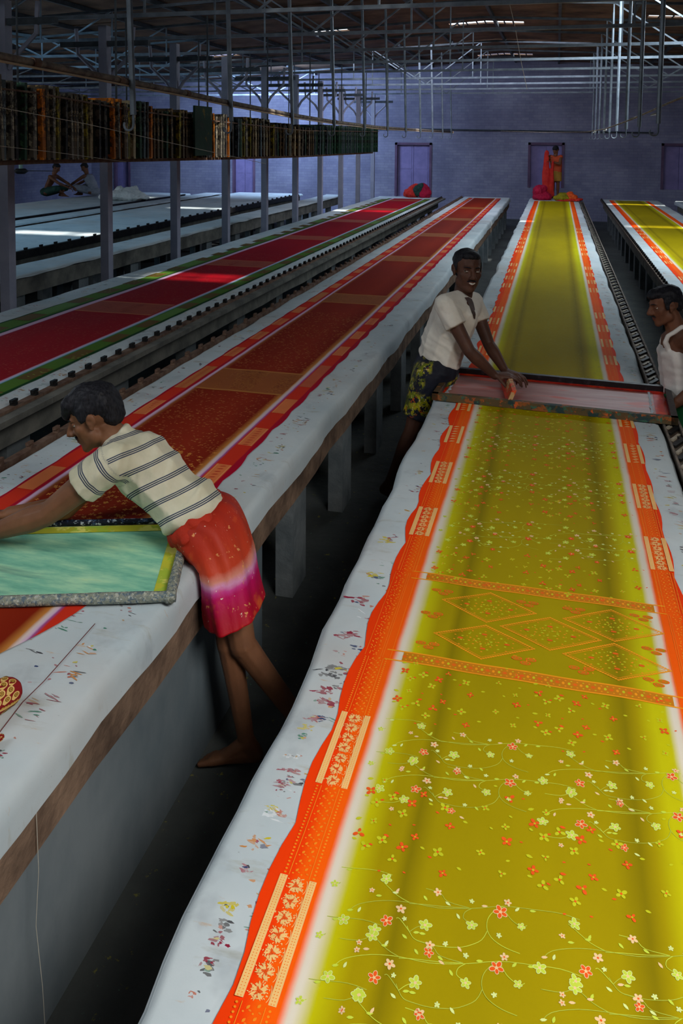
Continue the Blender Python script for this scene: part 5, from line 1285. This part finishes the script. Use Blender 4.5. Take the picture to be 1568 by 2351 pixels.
c3 = Pz(956, 452); heap('heap of red and dark cloth on the far end of the red saree table', [[[E(c3+Vector((-.15, .1, .08)), (.22, .2, .14)), E(c3+Vector((-.05, .15, .22)), (.16, .15, .12))]], [[E(c3+Vector((.2, .1, .08)), (.18, .2, .14)), E(c3+Vector((.16, .15, .24)), (.12, .12, .12))]], [[E(c3+Vector((.02, .08, .16)), (.14, .2, .16)), E(c3+Vector((.1, .1, .26)), (.10, .12, .10))]]], [redc, crim, tealc], 8, loc=c3)
c4 = Pz(285, 458); heap('crumpled heap of white cloth on the bare table in the left bay', [[[E(c4+Vector((-.35, .1, .06)), (.35, .35, .10)), E(c4+Vector((.3, .1, .04)), (.3, .3, .06)), E(c4+Vector((.05, .1, .17)), (.3, .25, .10))], [E(c4+Vector((.15, .2, .2)), .14), E(c4+Vector((.2, .2, .26)), .08)], [E(c4+Vector((-.2, .2, .2)), .12), E(c4+Vector((-.3, .2, .16)), .12)]]], [whc], 11, loc=c4, vox=.018, amp=.05, sc=6)
# rolled printed cloths at the left edge of the near table
gold = M['print']
def roll(label, a, b, ra, rb_, seed):
    a = Vector(a); b = Vector(b); root = empty('folded_cloth', a.lerp(b, .5), label, 'cloth'); rm = cloth_mat('maroon_print_cloth', srgb(126, 12, 14), srgb(146, 20, 20))
    o = clay('cloth_roll', [[E(a, ra), E(b, rb_)]], .005, rm, root, 3, disp=lambda p: .004*noise.noise(p*22+Vector((seed, 0, 0))))
    me = o.data; me.calc_loop_triangles(); bv = BVHTree.FromPolygons([v.co.copy() for v in me.vertices], [tuple(t.vertices) for t in me.loop_triangles])
    ax = frame(b-a, (0, 0, 1)); m = MB((0, 0, 0)); rgm = random.Random(seed); L_ = (b-a).length+.06
    def surf(t, th, off=.0012):
        p = a+ax[2]*(t*L_-.02)-root.location; d = ax[0]*math.cos(th)+ax[1]*math.sin(th); h = bv.ray_cast(p+d*.3, -d); return (h[0]+h[1]*off) if h[0] is not None else None
    def patch(t, th, r0, col, r1=None, n=10, off=.0012, drop=0):
        pts = []
        for k in range(n):
            w = 2*math.pi*k/n; q = r0*(1+drop*max(0, math.cos(w-2.4))**6); s_ = surf(t+math.cos(w)*q/L_, th+math.sin(w)*q/.05, off)
            if s_ is None: return
            pts.append(s_)
        m.add(pts, [tuple(range(n))], col)
    G1, G2, G3 = srgb(226, 186, 110), srgb(120, 84, 20), srgb(206, 160, 70)
    k = 0
    for i in range(int(L_/.026)):
        for j in range(14):
            t = (i+.5*(j % 2))*.026/L_; th = j*.45
            if j % 5 == 4:
                for q in range(3): patch(t+q*.008/L_, th, .004, G3, n=7)
                continue
            patch(t, th, .0105, G1, n=12, off=.0010, drop=.7); patch(t, th, .0066, G2, n=10, off=.0014); patch(t, th, .0045, G3, n=6, off=.0018); patch(t, th, .0022, G2, n=6, off=.0022)
    for th in (1.9, 5.0):
        for i in range(60): patch(i/60, th, .004, G1, n=6)
    oo = m.build('gold_print', gold, root, colors=True); tag(oo, kind='stuff'); return root
ra_ = at(-62, 1628, z=TT+.046); rb2 = at(16, 1590, z=TT+.040)
roll('maroon cloth roll with gold printed motifs at the left edge of the near table', ra_, rb2, .046, .040, 5)
ra_ = at(-60, 1722, z=TT+.022); rb2 = at(4, 1692, z=TT+.014)
roll('smaller maroon and gold cloth end just below the larger roll', ra_, rb2, .024, .008, 9)
# ceiling fan in the left bay
fp = at(48, 392, d=19); fan = empty('ceiling_fan', fp, 'ceiling fan with pale rod hanging low in the left bay', 'fan')
m = MB(fp); m.tube([fp, Vector((fp.x, fp.y, ZC))], .045, 8); m.build('rod', mottled('pale_green_paint', srgb(120, 150, 140), srgb(140, 166, 150)), fan)
m = MB(fp); m.tube([fp+Vector((0, 0, .05)), fp+Vector((0, 0, -.01)), fp+Vector((0, 0, -.07))], [.10, .17, .09], 14); m.build('motor', M['black'], fan, smooth=True)
for k in range(3):
    a_ = .15+k*2.094; d = Vector((math.cos(a_), math.sin(a_), 0)); m = MB(fp); m.bar(fp+d*.12, fp+d*.78, .13, .012); m.build('blade', M['black'], fan)
# ================================================================ distant people
def clothes_boy(J, tf):
    return [('orange_shirt', [[E(J['pel'], (.16, .12, .07), tf[0]), E(J['mid'], (.155, .11, .08), tf[1])], [E(J['mid'], (.155, .11, .08), tf[1]), E(J['ch'], (.17, .115, .10), tf[2])], [E(J['ch'], .10), E(J['shN'], .062)], [E(J['ch'], .10), E(J['shF'], .062)]], cloth_mat('rust_orange_shirt', srgb(176, 66, 34), srgb(200, 84, 44))),
            ('shorts', [[E(J['pel'], (.16, .13, .07), tf[0]), cuff(J['hN'].lerp(J['kN'], .75), (0, 0, 1), .10, .01), cuff(J['hF'].lerp(J['kF'], .75), (0, 0, 1), .10, .01)]], cloth_mat('mustard_shorts', srgb(150, 110, 40), srgb(176, 130, 50)))]
b0 = at(1273, 455, z=TT+.012); Vv = lambda x, y, z: b0+Vector((x, y, z))
k_ = 1.42/1.60
def V_(x, y, z): return b0+Vector((x, y, z))*k_
Jb = dict(H=V_(.0, 0, 1.42), fwd=Vector((-.5, -.7, -.45)), up=(-.2, -.3, .9), nb=V_(0, .02, 1.28), pel=V_(.02, .03, .78), mid=V_(.03, .03, .95), ch=V_(.01, .02, 1.13), lat=(.9, -.3, 0), s=.92,
    shN=V_(.15, .0, 1.22), elN=V_(.13, -.18, 1.02), wrN=V_(-.08, -.26, 1.08), shF=V_(-.14, .05, 1.22), elF=V_(-.26, -.08, 1.06), wrF=V_(-.20, -.24, 1.20),
    hN=V_(.08, .03, .76), kN=V_(.09, .0, .43), aN=V_(.09, .04, .085), hF=V_(-.06, .03, .76), kF=V_(-.05, .0, .43), aF=V_(-.04, .04, .085), toe=(-.3, -1, 0))
far_person('person in rust-orange shirt standing on the middle table\'s far end holding up red cloth', b0, Jb, M['skin3'], None, clothes_boy)
cl = empty('held_cloth', Jb['wrF'], 'length of red cloth hanging from the hands of the standing far person', 'cloth')
w = Jb['wrF']; w2 = Jb['wrN']
clay('hanging_cloth', [[E(w+Vector((-.05, -.05, .10)), (.06, .03, .10)), E(w+Vector((-.05, -.05, -.35)), (.10, .04, .1))], [E(w+Vector((-.05, -.05, -.35)), (.10, .04, .1)), E(Vector((w.x+.02, w.y-.05, TT+.12)), (.16, .07, .09))], [E(w2+Vector((0, -.03, 0)), .03), E(Vector((w2.x-.02, w2.y-.03, TT+.15)), (.07, .05, .1))]],
     .012, redc, cl, 1, disp=lambda p: .02*noise.noise((p.x*16, p.y*8, p.z*3)))
def seated(px, py, label, face, seed, skin=M['skin3'], lean=.0, c=None):
    b = at(px, py, z=TT+.01); f = Vector(face).normalized(); s_ = f.cross(Vector((0, 0, 1)))
    W = lambda a, l, z: b+f*a+s_*l+Vector((0, 0, z))
    J = dict(H=W(.22, 0, .74), fwd=f+Vector((0, 0, -.6)), up=Vector((0, 0, 1))+f*.4, nb=W(.16, 0, .60), pel=W(-.05, 0, .13), mid=W(0, 0, .30), ch=W(.10, 0, .47), lat=s_, s=1.0,
        shN=W(.13, .17, .52), elN=W(.38, .2, .36), wrN=W(.58, .12, .26), shF=W(.13, -.17, .52), elF=W(.38, -.2, .36), wrF=W(.58, -.12, .26),
        hN=W(-.02, .10, .12), kN=W(.34, .22, .22), aN=W(.40, .02, .09), hF=W(-.02, -.10, .12), kF=W(.34, -.22, .22), aF=W(.30, -.05, .09), toe=f)
    def cl(J, tf): return [('wrap', [[E(J['pel'], (.18, .16, .12), WF), E(J['kN'], .09)], [E(J['pel'], (.18, .16, .12), WF), E(J['kF'], .09)]], c)]+([('shirt', [[E(J['pel'], (.16, .12, .07), tf[0]), E(J['mid'], (.16, .12, .08), tf[1])], [E(J['mid'], (.16, .12, .08), tf[1]), E(J['ch'], (.18, .12, .1), tf[2])]], c)] if seed else [])
    far_person(label, b, J, skin, None, cl, None, .012)
seated(112, 452, 'person seated cross-legged on the far left table, leaning forward, facing right', (1, .1, 0), 0, c=tealc)
seated(212, 450, 'person in pale shirt seated on the far left table, facing the other seated person', (-1, .0, 0), 1, c=cloth_mat('grey_white_shirt', srgb(120, 126, 140), srgb(150, 154, 164)))
